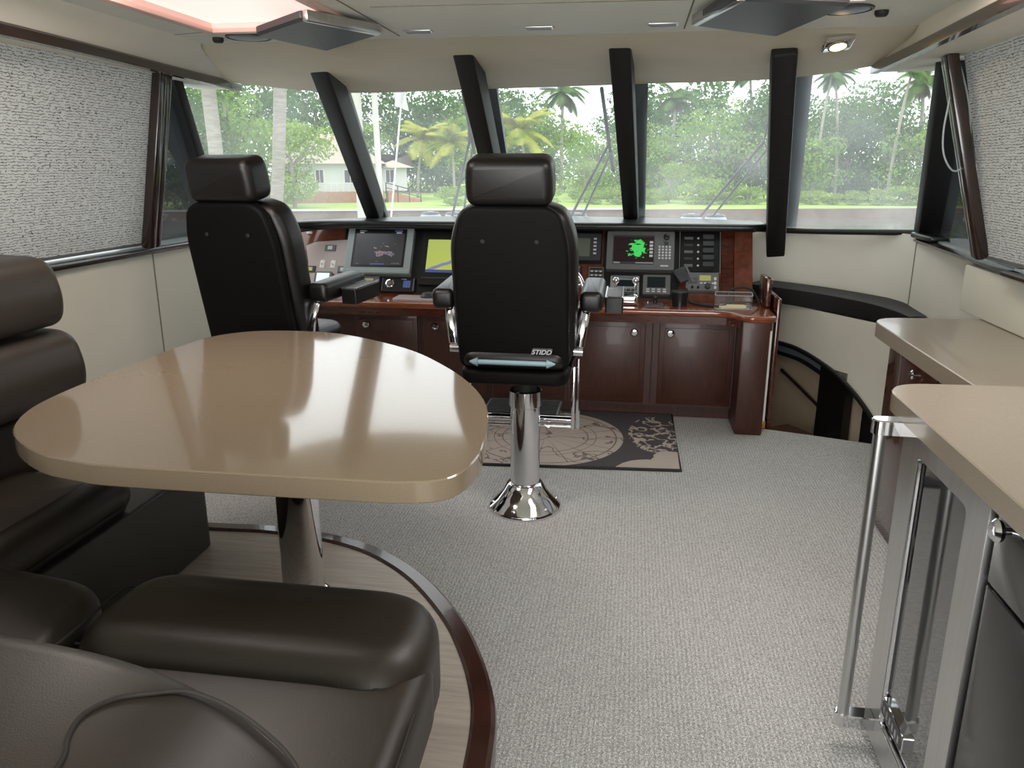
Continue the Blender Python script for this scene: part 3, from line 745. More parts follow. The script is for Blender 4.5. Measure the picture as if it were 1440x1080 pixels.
# back body
g = G().box((-2.34, 5.36, 0.6), (0.72, 5.90, 1.14)); obj('console_back', g, M['walnut'], ct)
# hood
hq = [(-2.28, 4.99), (-2.16, 5.16), (-1.95, 5.22), (-1.5, 5.225), (-0.4, 5.245), (0.55, 5.245), (0.76, 5.23), (0.84, 5.27), (0.86, 5.35), (0.86, 5.66), (0.0, 5.93), (-0.9, 5.94), (-1.85, 5.70), (-2.45, 4.95)]
hq = chaikin(hq, 2)
def hood_rows():
    g = G().slab(hq, roundprof(1.150, 1.198, 0.022)); return g
obj('hood', hood_rows(), M['hood'], ct)
obj('hood_lip', G().tube(smooth([(-2.27, 5.0, 1.13), (-2.15, 5.17, 1.145), (-1.95, 5.225, 1.155), (-1.5, 5.235, 1.158), (0.55, 5.255, 1.16), (0.76, 5.245, 1.158)], 5), 0.012, 8), M['hood'], ct)
for u in (-2.17,):
    pass

class Inst:
    def __init__(s, name, label, cat, u, v, w, h, d, m=None, r=0.01, n0=0.006, group=None):
        s.c = fm(u, v, n0); s.d = d; s.w = w; s.h = h
        s.t = thing(name, label, cat, tuple(s.c.translation), group)
        if d: s.body = s.slab('case', [(-w / 2, -h / 2), (w / 2, -h / 2), (w / 2, h / 2), (-w / 2, h / 2)], 0, d, m, r)
    def slab(s, nm, q, z0, z1, m, r=0.004, par=None, label=None, bev=0.003):
        q = rpoly(q, r, 4) if r else q
        return obj(nm, G().slab(q, [(0, z0), (0, z1 - min(bev, (z1 - z0) / 2)), (min(bev, .004), z1)], s.c), m, par or s.t, label=label)
    def rect(s, nm, x0, y0, x1, y1, dz, m, r=0.002, z=None, **k):
        z = s.d if z is None else z
        return s.slab(nm, [(x0, y0), (x1, y0), (x1, y1), (x0, y1)], z - .001, z + dz, m, r, bev=0.001, **k)
    def knob(s, nm, x, y, r, dz, m, z=None, par=None):
        z = s.d if z is None else z
        return obj(nm, G().lathe([(r, 0), (r * .95, dz * .9), (r * .8, dz), (0, dz)], seg=16, mtx=s.c @ T(x, y, z)), m, par or s.t)
    def many(s, nm, lst, dz, m, z=None):
        z = s.d if z is None else z; g = G()
        for x0, y0, x1, y1 in lst: g.slab([(x0, y0), (x1, y0), (x1, y1), (x0, y1)], [(0, z - .001), (0, z + dz)], s.c)
        return obj(nm, g, m, s.t)

# big radar display
i = Inst('radar_display', 'large grey framed radar display with grey sweep image, left of the chart screen', 'display', -1.712, 0.290, 0.465, 0.345, 0.045, M['light_plastic'], 0.02)
i.rect('bezel', -.185, -.125, .185, .155, .003, M['black_plastic'], .004)
i.rect('screen', -.170, -.112, .170, .120, .001, M['scr_radar'], .002, z=.048)
for q_ in [(-.15, .138, -.10, .142), (-.148, .122, -.118, .132), (.112, .122, .15, .132), (.10, -.104, .155, -.094), (-.15, -.104, -.13, -.098)]: i.many('screen_lettering', [q_], .001, M['btn'], z=.048)
for q_ in [(.10, .138, .155, .145), (-.05, -.11, .05, -.10)]: i.many('menu_lettering', [q_], .0012, M['scr_blue'], z=.048)
obj('lower_lip', G().slab(rpoly([(-.235, -.178), (.235, -.178), (.235, -.148), (-.235, -.148)], .01, 3), [(0, 0), (0, .055), (.006, .062)], i.c), M['light_plastic'], i.t, label='pale rounded lip below the screen')
# chart display
i = Inst('chart_display', 'black framed chart display showing a yellow-green map, left of the middle chair', 'display', -1.21, 0.245, 0.42, 0.39, 0.03, M['black_plastic'], 0.015)
i.rect('screen', -.165, -.085, .165, .135, .002, M['scr_chart'], .002)
i.rect('status_bar', -.165, -.105, .165, -.087, .002, M['scr_blue'], .001)
i.rect('lower_trim', -.19, -.150, .19, -.140, .003, M['dark_grey'], .002)
# stereo
i = Inst('marine_stereo', 'black marine stereo with silver ringed knob below the radar display', 'stereo', -1.555, 0.050, 0.235, 0.105, 0.02, M['black_plastic'], .008)
obj('knob_ring', G().lathe([(.030, 0), (.030, .012), (.022, .014), (.021, .006), (0, .006)], seg=24, mtx=i.c @ T(-.055, .005, .02)), M['chrome'], i.t)
i.knob('volume_knob', -.055, .005, .019, .018, M['grey_plastic'])
i.rect('screen', .035, -.02, .085, .03, .001, M['scr_blue'])
i.rect('side_strip', -.112, -.045, -.106, .045, .006, M['grey_plastic'], 0); i.rect('side_strip', .104, -.045, .112, .045, .006, M['grey_plastic'], 0)
i.rect('badge', .02, .038, .055, .042, .001, M['btn'], 0)
# port radio
def vhf(i, w, h, lcd):
    i.many('speaker_slot', [(-w * .44, -h * .1 + k * .011, -w * .14, -h * .1 + k * .011 + .004) for k in range(4)], .001, M['dark_grey'])
    i.rect('lcd', -w * .08, h * .05, w * .26, h * .34, .001, lcd)
    i.many('button', [(-w * .06 + k * .024, -h * .12, -w * .06 + k * .024 + .014, -h * .12 + .008) for k in range(4)] + [(w * .36, h * .08, w * .43, h * .24), (w * .36, -h * .16, w * .43, h * 0.0), (w * .36, -h * .38, w * .43, -h * .24)], .003, M['btn'])
    i.knob('channel_knob', w * .17, -h * .27, .019, .024, M['dark_grey'])
    i.knob('squelch_knob', -w * .12, -h * .33, .008, .014, M['black_plastic']); i.knob('volume_knob', -w * .30, -h * .33, .008, .014, M['black_plastic'])
i = Inst('marine_radio', 'grey marine radio with small yellow display left of the stereo', 'radio', -1.775, 0.045, 0.175, 0.125, 0.03, M['grey_plastic'], .008, group='marine radios'); vhf(i, .175, .125, M['scr_olive'])
i = Inst('marine_radio', 'grey marine radio with round dial below the black switch panel', 'radio', 0.444, 0.110, 0.205, 0.125, 0.04, M['grey_plastic'], .008, group='marine radios'); vhf(i, .205, .125, M['scr_olive'])
# small pale screen monitor
i = Inst('depth_gauge', 'small square gauge with pale lit screen on the left laminate panel', 'gauge', -2.085, 0.065, 0.125, 0.125, 0.04, M['grey_plastic'], .01)
i.rect('screen', -.045, -.025, .045, .05, .002, M['scr_white']); i.rect('button_row', -.045, -.052, .045, -.038, .003, M['dark_grey'])
# small switch plates
for u, v, w_, h_, pm, sm, lb in ((-2.078, .318, .08, .045, 'grey_plastic', 'btn', 'topmost little switch plate with a white key on the laminate panel'),
                               (-1.965, .158, .075, .050, 'grey_plastic', 'btn', 'little switch plate with white key beside the radar display frame'),
                               (-2.20, .157, .075, .048, 'dark_grey', 'scr_olive', 'little green-lit switch plate at the left edge of the laminate panel')):
    i = Inst('switch_plate', lb, 'switch', u, v, w_, h_, .008, M[pm], .003, group='small switch plates'); i.rect('key', -.016, -.013, .018, .013, .004, M[sm])
for k, (u, lb) in enumerate(((-2.117, 'white toggle switch, the left of the two on the laminate panel'), (-2.040, 'white toggle switch, the right of the two on the laminate panel'))):
    i = Inst('toggle_switch', lb, 'switch', u, .198, .036, .060, .005, M['white_plastic'], .003, group='toggle switch pair')
    obj('lever', G().tube([(0, 0, 0), (0, -.008, .022)], [.006, .004], 8), M['chrome'], i.t, local=True)
i = Inst('hood_reading_light', 'tiny white light under the left end of the dash hood', 'light', -2.245, 0.43, .04, .012, .008, M['white_plastic'], .003, n0=.01); i.rect('lens', -.012, -.003, .012, .003, .002, M['btn'])
# middle instrument
i = Inst('instrument_display', 'grey instrument with blank screen, just right of the middle chair back', 'display', -0.335, 0.345, 0.255, 0.195, 0.03, M['dark_grey'], .012)
i.rect('screen', -.11, -.07, .055, .06, .002, M['scr_grey']); i.many('button', [(.078, .05 - k * .026, .098, .062 - k * .026) for k in range(5)], .004, M['btn'])
# key panel
i = Inst('thruster_keypad', 'small key panel with rows of buttons below the blank-screen instrument', 'panel', -0.231, 0.160, 0.10, 0.10, 0.012, M['grey_plastic'], .004)
i.many('key_row', [(-.042, .03 - k * .028, .042, .04 - k * .028) for k in range(3)], .003, M['black_plastic'])
i.many('button', [(-.035 + a * .028, .012 - k * .028, -.021 + a * .028, .022 - k * .028) for k in range(2) for a in range(3)], .004, M['btn'])
i = Inst('rocker_switch_pair', 'pair of small white-marked rocker switches beside the steering wheel', 'switch', -0.375, 0.180, 0.10, 0.075, 0.006, M['walnut'], .004)
i.rect('rocker', -.035, -.02, -.01, .02, .008, M['grey_plastic']); i.rect('rocker', .01, -.02, .035, .02, .008, M['grey_plastic']); i.many('label_tag', [(-.035, .026, -.01, .032), (.01, .026, .035, .032)], .002, M['btn'])
# green radar
i = Inst('radar_display', 'grey radar display with bright green echoes, right of the middle chair', 'display', 0.049, 0.318, 0.435, 0.272, 0.045, M['grey_plastic'], .012)
i.rect('bezel', -.178, -.098, .088, .105, .002, M['dark_grey'], .004)
i.rect('screen', -.172, -.082, .084, .092, .001, M['scr_green'], .002, z=.047)
i.many('soft_key', [(.058, .048 - k * .024, .080, .064 - k * .024) for k in range(5)], .001, M['btn'], z=.048)
i.many('screen_footer', [(-.172, -.096, -.13, -.084), (-.03, -.094, .084, -.086)], .001, M['light_plastic'], z=.0475)
i.many('key', [(.115 + a * .022, -.06 + k * .02, .128 + a * .022, -.048 + k * .02) for a in range(4) for k in range(5)], .003, M['btn'])
i.knob('rotary_knob', .165, .095, .020, .018, M['black_plastic']); i.knob('rotary_knob', .165, .052, .013, .012, M['dark_grey'])
i.rect('maker_badge', .13, -.112, .18, -.102, .001, M['btn'], 0)
# autopilot head (chrome-cluttered), control unit
i = Inst('autopilot_control', 'pale silver autopilot control unit below the green radar', 'control unit', -0.043, 0.070, 0.185, 0.150, 0.03, M['light_plastic'], .01)
i.rect('screen', -.05, .0, .06, .045, .002, M['scr_dark']); i.rect('top_strip', -.08, .055, .08, .07, .003, M['bluegrey']); i.many('button', [(-.075 + k * .03, -.03, -.055 + k * .03, -.018) for k in range(5)], .004, M['dark_grey'])
i = Inst('camera_monitor', 'small grey unit with dark screen, right of the silver autopilot control', 'display', 0.160, 0.088, 0.175, 0.135, 0.03, M['grey_plastic'], .008)
i.rect('screen', -.06, -.022, .055, .052, .002, M['scr_dark']); i.many('button', [(-.065 + k * .035, -.055, -.045 + k * .035, -.045) for k in range(4)] + [(-.065 + k * .035, -.038, -.045 + k * .035, -.031) for k in range(4)], .004, M['btn'])
# switch panel with rockers
i = Inst('rocker_switchboard', 'black switch panel with chunky rocker knobs near the right end of the console', 'switch panel', 0.430, 0.338, 0.255, 0.305, 0.012, M['black_plastic'], .004)
obj('panel_edge', G().tube([(-.128, -.153, .008), (.128, -.153, .008), (.128, .153, .008), (-.128, .153, .008)], .0025, 6, closed=True), M['light_plastic'], i.t, local=True)
bpy.context.view_layer.update()
def loc2(i, o):  # geometry given in the instrument's own plane
    o.data.transform(i.c.to_3x3().to_4x4())
loc2(i, bpy.data.objects[[o.name for o in i.t.children if o.name.startswith('panel_edge')][0]])
for k in range(5):
    y = .085 - k * .048
    o = i.rect('rocker', .015, y - .016, .085, y + .016, .030, M['dark_grey'], .008)
    i.rect('label_tag', -.100, y - .009, -.045, y + .009, .003, M['grey_plastic'] if k % 2 == 0 else M['dark_grey'])
    i.knob('indicator', -.012, y, .007, .004, M['btn'])
for nm in ('toggle_switch',):
    for o in list(bpy.data.objects):
        if o.name.startswith('lever'): o.data.transform(fm(0, 0).to_3x3().to_4x4())

# things lying on the counter
ZC = 0.7225
def P3(x, y, z=ZC): return Vector((x, y, z))
t = thing('microphone', 'black handheld radio microphone hanging at the left of the right-hand radio', 'microphone', (0.335, 5.05, .86))
mm = fm(0.315, 0.145, 0.05, radians(25))
obj('mic_body', G().slab(rpoly([(-.03, -.05), (.03, -.05), (.042, .05), (-.042, .05)], .015, 4), roundprof(-.02, .02, .01, 3), mm), M['dark_grey'], t)
obj('mic_bracket', G().slab(rpoly([(.044, -.07), (.058, -.07), (.058, .06), (.044, .06)], .004, 2), [(0, -.05), (0, .0)], mm), M['grey_plastic'], t)
cd = smooth([(0.345, 5.03, .81), (0.352, 4.99, .765), (0.37, 4.95, .735), (0.43, 4.90, .732), (0.52, 4.87, .732), (0.57, 4.89, .735), (0.58, 4.95, .75), (0.60, 4.99, .80), (0.66, 5.0, .83), (0.74, 5.0, .815), (0.79, 4.98, .735)], 6)
obj('coiled_cord', G().tube(cd, 0.008, 8), M['rubber'], t)
t = thing('cup_holder', 'round black cup holder on the counter below the microphone', 'cup holder', (0.30, 4.90, ZC))
obj('cup', G().lathe([(.045, 0), (.048, .05), (.052, .085), (.046, .088), (.042, .08), (.038, .03), (0, .03)], (0.30, 4.90, ZC)), M['black_plastic'], t)
obj('rim', G().lathe([(.050, .084), (.055, .086), (.055, .092), (.048, .092), (.048, .086)], (0.30, 4.90, ZC)), M['dark_grey'], t)
t = thing('joystick_plate', 'low grey control plate with small lever left of the cup holder', 'control plate', (0.13, 4.90, ZC))
obj('plate', G().slab(rpoly([(0.07, 4.85), (0.21, 4.85), (0.20, 4.95), (0.08, 4.95)], .02, 4), [(0, ZC), (0, ZC + .006), (.006, ZC + .012)]), M['dark_grey'], t)
obj('lever', G().tube([(0.15, 4.90, ZC + .01), (0.15, 4.895, ZC + .04)], [.012, .008], 10).ball((0.15, 4.895, ZC + .045), .014, 12), M['black_plastic'], t)
obj('side_button', G().lathe([(.010, 0), (.010, .012), (0, .014)], (0.105, 4.90, ZC + .01), 12), M['chrome'], t)
# throttle head (chrome)
t = thing('engine_throttle', 'chrome twin engine throttle on the counter beside the right armrest', 'throttle', (-0.03, 4.93, ZC))
obj('throttle_base', G().slab(rpoly([(-.12, 4.85), (.05, 4.85), (.04, 5.0), (-.11, 5.0)], .03, 5), roundprof(ZC, ZC + .07, .02, 4)), M['chrome'], t)
for sx_ in (-.095, .025):
    o = obj('throttle_lever', G().tube([(sx_, 4.93, ZC + .04), (sx_, 4.90, ZC + .11), (sx_ * 1.0, 4.87, ZC + .15)], [.010, .008, .008], 10).ball((sx_, 4.865, ZC + .155), .020, 12, (1.2, 1, 1)), M['chrome'], t)
# clear acrylic box
t = thing('acrylic_box', 'clear acrylic box holding pale notes at the right end of the counter', 'box', (0.62, 4.87, ZC))
bx = [(0.50, 4.80), (0.72, 4.80), (0.735, 4.95), (0.515, 4.95)]
g = G().slab(rpoly(bx, .015, 3), [(0, ZC), (0, ZC + .085)]); obj('box_shell', g, M['acrylic'], t)
o = obj('paper_pad', G().slab(rpoly([(0.53, 4.82), (0.69, 4.82), (0.70, 4.93), (0.54, 4.93)], .03, 4), [(0, ZC + .004), (0, ZC + .012)]), mat('cream_paper', (232, 208, 160), .7), None, origin=(0.62, 4.87, ZC)); tag(o, 'cream paper pad inside the clear box on the counter', 'paper')
g = G()
for z in (ZC + .003, ZC + .085): g.tube([(p[0], p[1], z) for p in rpoly(bx, .015, 3)], .003, 6, closed=True)
obj('box_rim', g, M['light_plastic'], t)
# left counter clutter
t = thing('counter_tray', 'flat grey tray on the counter between the two helm chairs', 'tray', (-1.3, 4.9, ZC))
obj('tray_base', G().slab(rpoly([(-1.52, 4.82), (-1.02, 4.82), (-1.02, 4.98), (-1.52, 4.98)], .02, 3), [(0, ZC), (0, ZC + .01), (.004, ZC + .014)]), M['laminate'], t)
for x, lb in ((-1.30, 'dark rounded cap on the grey counter tray, the left one'), (-1.08, 'dark rounded cap on the grey counter tray, the right one')):
    o = obj('gauge_cap', G().lathe([(.05, 0), (.05, .01), (.035, .03), (0, .036)], (x, 4.90, ZC + .014), 20), M['dark_grey'], None, origin=(x, 4.9, ZC + .014)); tag(o, lb, 'cap', 'caps on the tray')
o = obj('notepad', G().box((-2.15, 4.80, ZC), (-1.92, 4.93, ZC + .02), .003), M['white_plastic'], None, origin=(-2.03, 4.86, ZC)); tag(o, 'white pad of paper lying on the left end of the counter', 'notepad')
t = thing('cable_clip', 'small silver catch on the counter front, beside the left helm chair armrest', 'catch', (-1.09, 4.765, .66))
obj('plate', G().box((-1.105, 4.755, .652), (-1.065, 4.766, .672), .002), M['steel'], t)
# white slats and low wooden gate at the right end of the console
t = thing('slat_stack', 'narrow stack of white slats along the right end of the console', 'panel', (0.82, 4.8, 0))
g = G(); g.box((0.806, 4.66, 0.03), (0.826, 4.95, 0.68), .002); obj('backing', g, M['white_plastic'], t)
g = G()
for k in range(4): g.box((0.826 + k * .004, 4.70 + k * .03, 0.06 + k * .02), (0.831 + k * .004, 4.95, 0.62 - k * .07), .001)
obj('slat', g, M['cream'], t)
obj('brass_foot', G().box((0.805, 4.655, 0.03), (0.832, 4.67, 0.075), .002), mat('brass', (180, 130, 70), .3, metal=.7), t, label='small brass-coloured block at the foot of the slats')
t = thing('stair_gate', 'narrow upright dark wood gate panel beside the stairwell', 'gate', (0.875, 4.9, 0))
obj('gate_panel', G().box((0.857, 4.76, -0.3), (0.882, 5.22, 0.80), .006), M['walnut'], t)
obj('gate_top', G().box((0.807, 4.90, 0.722), (0.845, 5.16, 0.90), .012), M['walnut'], t)
# steering wheel
t = thing('steering_wheel', 'chrome steering wheel half hidden behind the middle chair', 'steering wheel', (-0.45, 4.66, 0.83))
wc = Vector((-0.445, 4.66, 0.828)); ax = Vector((0, -.93, .37)).normalized(); ux = Vector((1, 0, 0)); uy = ax.cross(ux)
ring = [wc + (ux * cos(a) + uy * sin(a)) * .165 for a in [2 * pi * k / 48 for k in range(48)]]
obj('rim', G().tube(ring, .014, 12, closed=True), M['chrome'], t)
for k in range(5):
    a = 2 * pi * k / 5 + .3; obj('spoke', G().tube([wc + (ux * cos(a) + uy * sin(a)) * .03 - ax * .02, wc + (ux * cos(a) + uy * sin(a)) * .162], .008, 8), M['chrome'], t)
obj('hub', G().tube([wc - ax * .03, wc + ax * .01], .04, 20), M['chrome'], t)
obj('column', G().tube([wc - ax * .03, wc - ax * .42], [.028, .035], 16), M['dark_grey'], t)

# ---------------------------------------------------------------- rug
t = thing('nautical_rug', 'dark grey rug with a beige compass and map print on the carpet before the console', 'rug', (-0.37, 4.4, 0.0))
rq = [(-1.02, 3.86), (0.298, 3.945), (0.292, 4.905), (-1.02, 4.905)]
def rug_material():
    m = bpy.data.materials.new('compass_rug_print'); m.use_nodes = True; nt = m.node_tree; b = nt.nodes['Principled BSDF']
    b.inputs['Roughness'].default_value = .95; b.inputs['Specular IOR Level'].default_value = .1
    t = nt.nodes.new('ShaderNodeTexCoord'); sep = nt.nodes.new('ShaderNodeSeparateXYZ'); nt.links.new(t.outputs['Object'], sep.inputs[0])
    def math_(op, a, b_=None):
        n = nt.nodes.new('ShaderNodeMath'); n.operation = op
        for k, v in enumerate((a, b_)):
            if v is None: continue
            if isinstance(v, (int, float)): n.inputs[k].default_value = v
            else: nt.links.new(v, n.inputs[k])
        return n.outputs[0]
    def circ(cx, cy, kx=1, ky=1):
        dx = math_('MULTIPLY', math_('SUBTRACT', sep.outputs['X'], cx), kx); dy = math_('MULTIPLY', math_('SUBTRACT', sep.outputs['Y'], cy), ky)
        return math_('SQRT', math_('ADD', math_('MULTIPLY', dx, dx), math_('MULTIPLY', dy, dy)))
    # local object coordinates: origin at (-0.37, 4.4)
    d1 = circ(-0.10, -0.02, 1, .95)
    left = math_('LESS_THAN', sep.outputs['X'], -0.05)
    c1 = math_('LESS_THAN', d1, 0.46); c1 = math_('MAXIMUM', c1, left)
    ringl = math_('MULTIPLY', math_('GREATER_THAN', d1, 0.415), math_('LESS_THAN', d1, 0.423))
    ring2 = math_('MULTIPLY', math_('GREATER_THAN', d1, 0.25), math_('LESS_THAN', d1, 0.256))
    ring3 = math_('MULTIPLY', math_('GREATER_THAN', d1, 0.30), math_('LESS_THAN', d1, 0.304))
    ang = math_('ARCTAN2', math_('ADD', sep.outputs['Y'], 0.02), math_('ADD', sep.outputs['X'], 0.10))
    spoke = math_('MULTIPLY', math_('LESS_THAN', math_('ABSOLUTE', math_('SINE', math_('MULTIPLY', ang, 8))), 0.06), math_('LESS_THAN', d1, 0.42))
    nz = nt.nodes.new('ShaderNodeTexNoise'); nz.inputs['Scale'].default_value = 3.2; nz.inputs['Detail'].default_value = 6; nt.links.new(t.outputs['Object'], nz.inputs['Vector'])
    coast = math_('LESS_THAN', math_('ABSOLUTE', math_('SUBTRACT', nz.outputs['Fac'], 0.5)), 0.008)
    lines = math_('MAXIMUM', math_('MAXIMUM', ringl, ring2), math_('MAXIMUM', math_('MAXIMUM', ring3, spoke), coast))
    # beige flower-like corner patches on the dark field
    d2 = circ(0.50, -0.45, 1, 1.25); d3 = circ(0.62, -0.36, 1.1, .75)
    wob = math_('MULTIPLY', nz.outputs['Fac'], 0.16)
    c2 = math_('MAXIMUM', math_('LESS_THAN', math_('ADD', d2, wob), 0.25), math_('LESS_THAN', math_('ADD', d3, wob), 0.21))
    nz2 = nt.nodes.new('ShaderNodeTexNoise'); nz2.inputs['Scale'].default_value = 9; nz2.inputs['Detail'].default_value = 4; nt.links.new(t.outputs['Object'], nz2.inputs['Vector'])
    d4 = circ(0.55, 0.12, 1.6, .8)
    fig = math_('MULTIPLY', math_('LESS_THAN', math_('ABSOLUTE', math_('SUBTRACT', nz2.outputs['Fac'], .5)), .03), math_('LESS_THAN', d4, .26))
    light = math_('MAXIMUM', math_('MAXIMUM', c1, c2), fig)
    mx = nt.nodes.new('ShaderNodeMix'); mx.data_type = 'RGBA'; mx.inputs[6].default_value = lin((82, 78, 80)); mx.inputs[7].default_value = lin((180, 168, 158))
    nt.links.new(light, mx.inputs[0])
    mx2 = nt.nodes.new('ShaderNodeMix'); mx2.data_type = 'RGBA'; mx2.inputs[7].default_value = lin((100, 92, 90))
    nt.links.new(mx.outputs[2], mx2.inputs[6]); nt.links.new(math_('MULTIPLY', lines, math_('MULTIPLY', c1, 0.85)), mx2.inputs[0])
    nt.links.new(mx2.outputs[2], b.inputs['Base Color'])
    return m
obj('rug_pile', G().slab(rq, [(0, 0.0), (0, 0.009)]), rug_material(), t)
obj('binding', G().tube([Vector((p[0], p[1], .007)) for p in rq], .009, 8, closed=True), M['rubber'], t)

# ================================================================ HELM CHAIRS
def helm_chair(loc, label, ox=-0.035, rz=0.0):
    t = thing('helm_chair', label, 'helm chair', (0, 0, 0), 'helm chairs')
    L = dict()
    # pedestal
    obj('base_flange', G().lathe([(.172, 0), (.172, .012), (.165, .022), (.13, .055), (.098, .095), (.083, .125), (.074, .13)], seg=48), M['chrome'], t)
    g = G()
    for k in range(6):
        a = pi * k / 3 + .3; g.ball((.150 * cos(a), .150 * sin(a), .036), .010, 10, (1, 1, .6))
    obj('flange_bolt', g, M['chrome'], t)
    obj('pedestal', G().lathe([(.068, .10), (.068, .50), (.075, .505), (.075, .575), (.068, .58)], seg=40), M['chrome'], t)
    obj('post', G().lathe([(.052, .56), (.052, .645)], seg=30), M['rubber'], t)
    obj('swivel_lever', G().tube([(0, -.05, .625), (-.16, -.07, .63), (-.20, -.07, .63)], .006, 8), M['steel'], t)
    # seat
    O = Vector((ox, 0, 0))
    q = rpoly([(ox - .235, -.16), (ox + .235, -.16), (ox + .245, .33), (ox - .245, .33)], [.07, .07, .12, .12], 8)
    obj('seat_pan', G().slab(q, roundprof(.635, .70, .02, 4)), M['shell'], t)
    s_ = obj('seat_cushion', G().slab(q, roundprof(.70, .795, .045, 6), puff=.018), M['leather_black'], t)
    # back, reclined about its foot
    tilt = Matrix.Translation((ox, -.09, .76)) @ Matrix.Rotation(radians(11), 4, 'X')
    def up(pts, r, w0, w1, rr, puff=0.0, dy=0.0):
        # outline in (x, z), thickness towards +y (front)
        m = tilt @ Matrix(((1, 0, 0, 0), (0, 0, 1, dy), (0, 1, 0, 0), (0, 0, 0, 1)))
        return G().slab(rpoly(pts, r, 8), roundprof(w0, w1, rr, 5), m, puff=puff)
    sh = [(-.240, -.05), (.240, -.05), (.240, .30), (.238, .50), (.205, .625), (.15, .66), (-.15, .66), (-.205, .625), (-.238, .50), (-.240, .30)]
    obj('back_shell', up(sh, [.04, .04, .1, .1, .06, .04, .04, .06, .1, .1], -.055, 0.0, .018), M['shell'], t, angle=50)
    cu = [(-.266, -.03), (.266, -.03), (.268, .25), (.268, .50), (.225, .62), (.15, .65), (-.15, .65), (-.225, .62), (-.268, .50), (-.268, .25)]
    bc = obj('back_cushion', up(cu, [.06, .06, .1, .12, .1, .08, .08, .1, .12, .1], 0.0, .15, .045, .012), M['leather_black'], t, angle=50)
    hd = [(-.172, .655), (.172, .655), (.178, .75), (.168, .845), (-.168, .845), (-.178, .75)]
    obj('headrest', up(hd, [.06, .06, .05, .075, .075, .05], -.055, .11, .04, .01), M['leather_black'], t, angle=50)
    g = G()
    for sgn in (-1, 1): 
        c = tilt @ Vector((sgn * .055 * 2, -.057, .52)); g.ball(tuple(c), .010, 10, (1, .4, 1))
    obj('shell_screw', g, M['rubber'], t)
    # badge: outlined italic lettering
    bm_ = tilt @ Matrix(((1, 0, 0, .125), (0, 0, -1, -.057), (0, 1, 0, .040), (0, 0, 0, 1)))
    cu_ = bpy.data.curves.new('badge_text', 'FONT'); cu_.body = 'STIDD'; cu_.size = .030; cu_.shear = .35; cu_.extrude = .0008; cu_.align_x = 'CENTER'; cu_.align_y = 'CENTER'; cu_.offset = .0008
    to = bpy.data.objects.new('badge_text', cu_); COL.objects.link(to); bpy.context.view_layer.update()
    me = bpy.data.meshes.new_from_object(to.evaluated_get(bpy.context.evaluated_depsgraph_get())); bpy.data.objects.remove(to)
    me.transform(bm_ @ T(-.002, 0, .003)); me.materials.clear(); me.materials.append(M['btn'])
    bo = obj('badge', G().slab(rpoly([(-.047, -.017), (.039, -.017), (.047, .017), (-.039, .017)], .006, 3), [(0, -.001), (0, .002)], bm_), M['grey_plastic'], t)
    bi = bpy.data.objects.new('badge_letters', me); COL.objects.link(bi); bi.parent = bo; ORG[bi] = Vector()
    bb = obj('badge_face', G().slab(rpoly([(-.044, -.014), (.037, -.014), (.044, .014), (-.037, .014)], .005, 3), [(0, .001), (0, .003)], bm_), M['black_plastic'], bo)
    # lower roll across the back of the seat, reflected blue sheen painted into its colour
    obj('lumbar_bar', G().tube([(ox - .185, -.175, .742), (ox - .15, -.175, .742), (ox - .15, -.175, .742), (ox + .15, -.175, .742), (ox + .15, -.175, .742), (ox + .185, -.175, .742)], [.004, .020, .011, .011, .020, .004], 12), mat('bar_blue_sheen', (150, 176, 184), .3), t, label='pale blue bar across the gap under the back')
    # armrests
    for sgn in (-1, 1):
        ax_ = ox + sgn * .325
        am = Matrix.Translation((ax_, .10, 1.0)) @ Matrix.Rotation(radians(3), 4, 'X')
        a = obj('armrest', G().slab(rpoly([(-.05, -.17), (.05, -.17), (.05, .20), (-.05, .20)], .03, 5), roundprof(-.045, .045, .025, 4), am), M['leather_black'], t)
        if sgn > 0:
            bx_ = obj('control_box', G().slab(rpoly([(.055, -.05), (.135, -.05), (.135, .18), (.055, .18)], .008, 3), [(0, -.07), (0, -.004), (.003, 0)], am), M['black_plastic'], t)
            g = G(); 
            for xx in (.058, .132): g.slab([(xx - .003, -.045), (xx + .003, -.045), (xx + .003, .175), (xx - .003, .175)], [(0, 0), (0, .006)], am)
            o = obj('edge_strip', g, M['steel'], bx_)
            obj('lid', G().slab(rpoly([(.066, -.035), (.124, -.035), (.124, .10), (.066, .10)], .004, 2), [(0, -.001), (0, .004)], am), M['grey_plastic'], bx_)
        obj('arm_bracket', G().tube(smooth([(ax_ - sgn * .03, -.02, .955), (ax_ - sgn * .035, -.05, .90), (ax_ - sgn * .045, -.06, .84), (ax_ - sgn * .05, -.06, .80)], 4), [.026] * 13, 14, sq=.55), M['chrome'], t)
        obj('recline_knob', G().tube([(ax_ - sgn * .07, -.06, .775), (ax_ - sgn * .03, -.06, .775)], .020, 14), M['chrome'], t)
        g = G(); g.tube([(ax_ - sgn * .05, -.05, .79), (ax_ - sgn * .085, .02, .70), (ax_ - sgn * .09, .10, .66)], .010, 8)
        obj('side_plate', g, M['black_plastic'], t)
        # footrest hanger
        fx = ox + sgn * .245
        g = G(); g.box((fx - .008, .10, .36), (fx + .008, .135, .66), .003); g.tube([(fx + sgn * .022, .12, .36), (fx + sgn * .022, .12, .70)], .010, 10)
        obj('footrest_hanger', g, M['chrome'], t)
    g = G().tube([(ox - .245, .12, .40), (ox + .245, .12, .40)], .018, 14); g.tube([(ox - .24, .11, .37), (ox + .24, .11, .37)], .008, 8)
    obj('footrest_bar', g, M['chrome'], t)
    f = obj('footplate', G().box((ox - .20, .15, .392), (ox + .17, .40, .408), .004), M['dark_grey'], t)
    g = G()
    for k in range(9): g.box((ox - .19, .165 + k * .026, .407), (ox + .16, .177 + k * .026, .413))
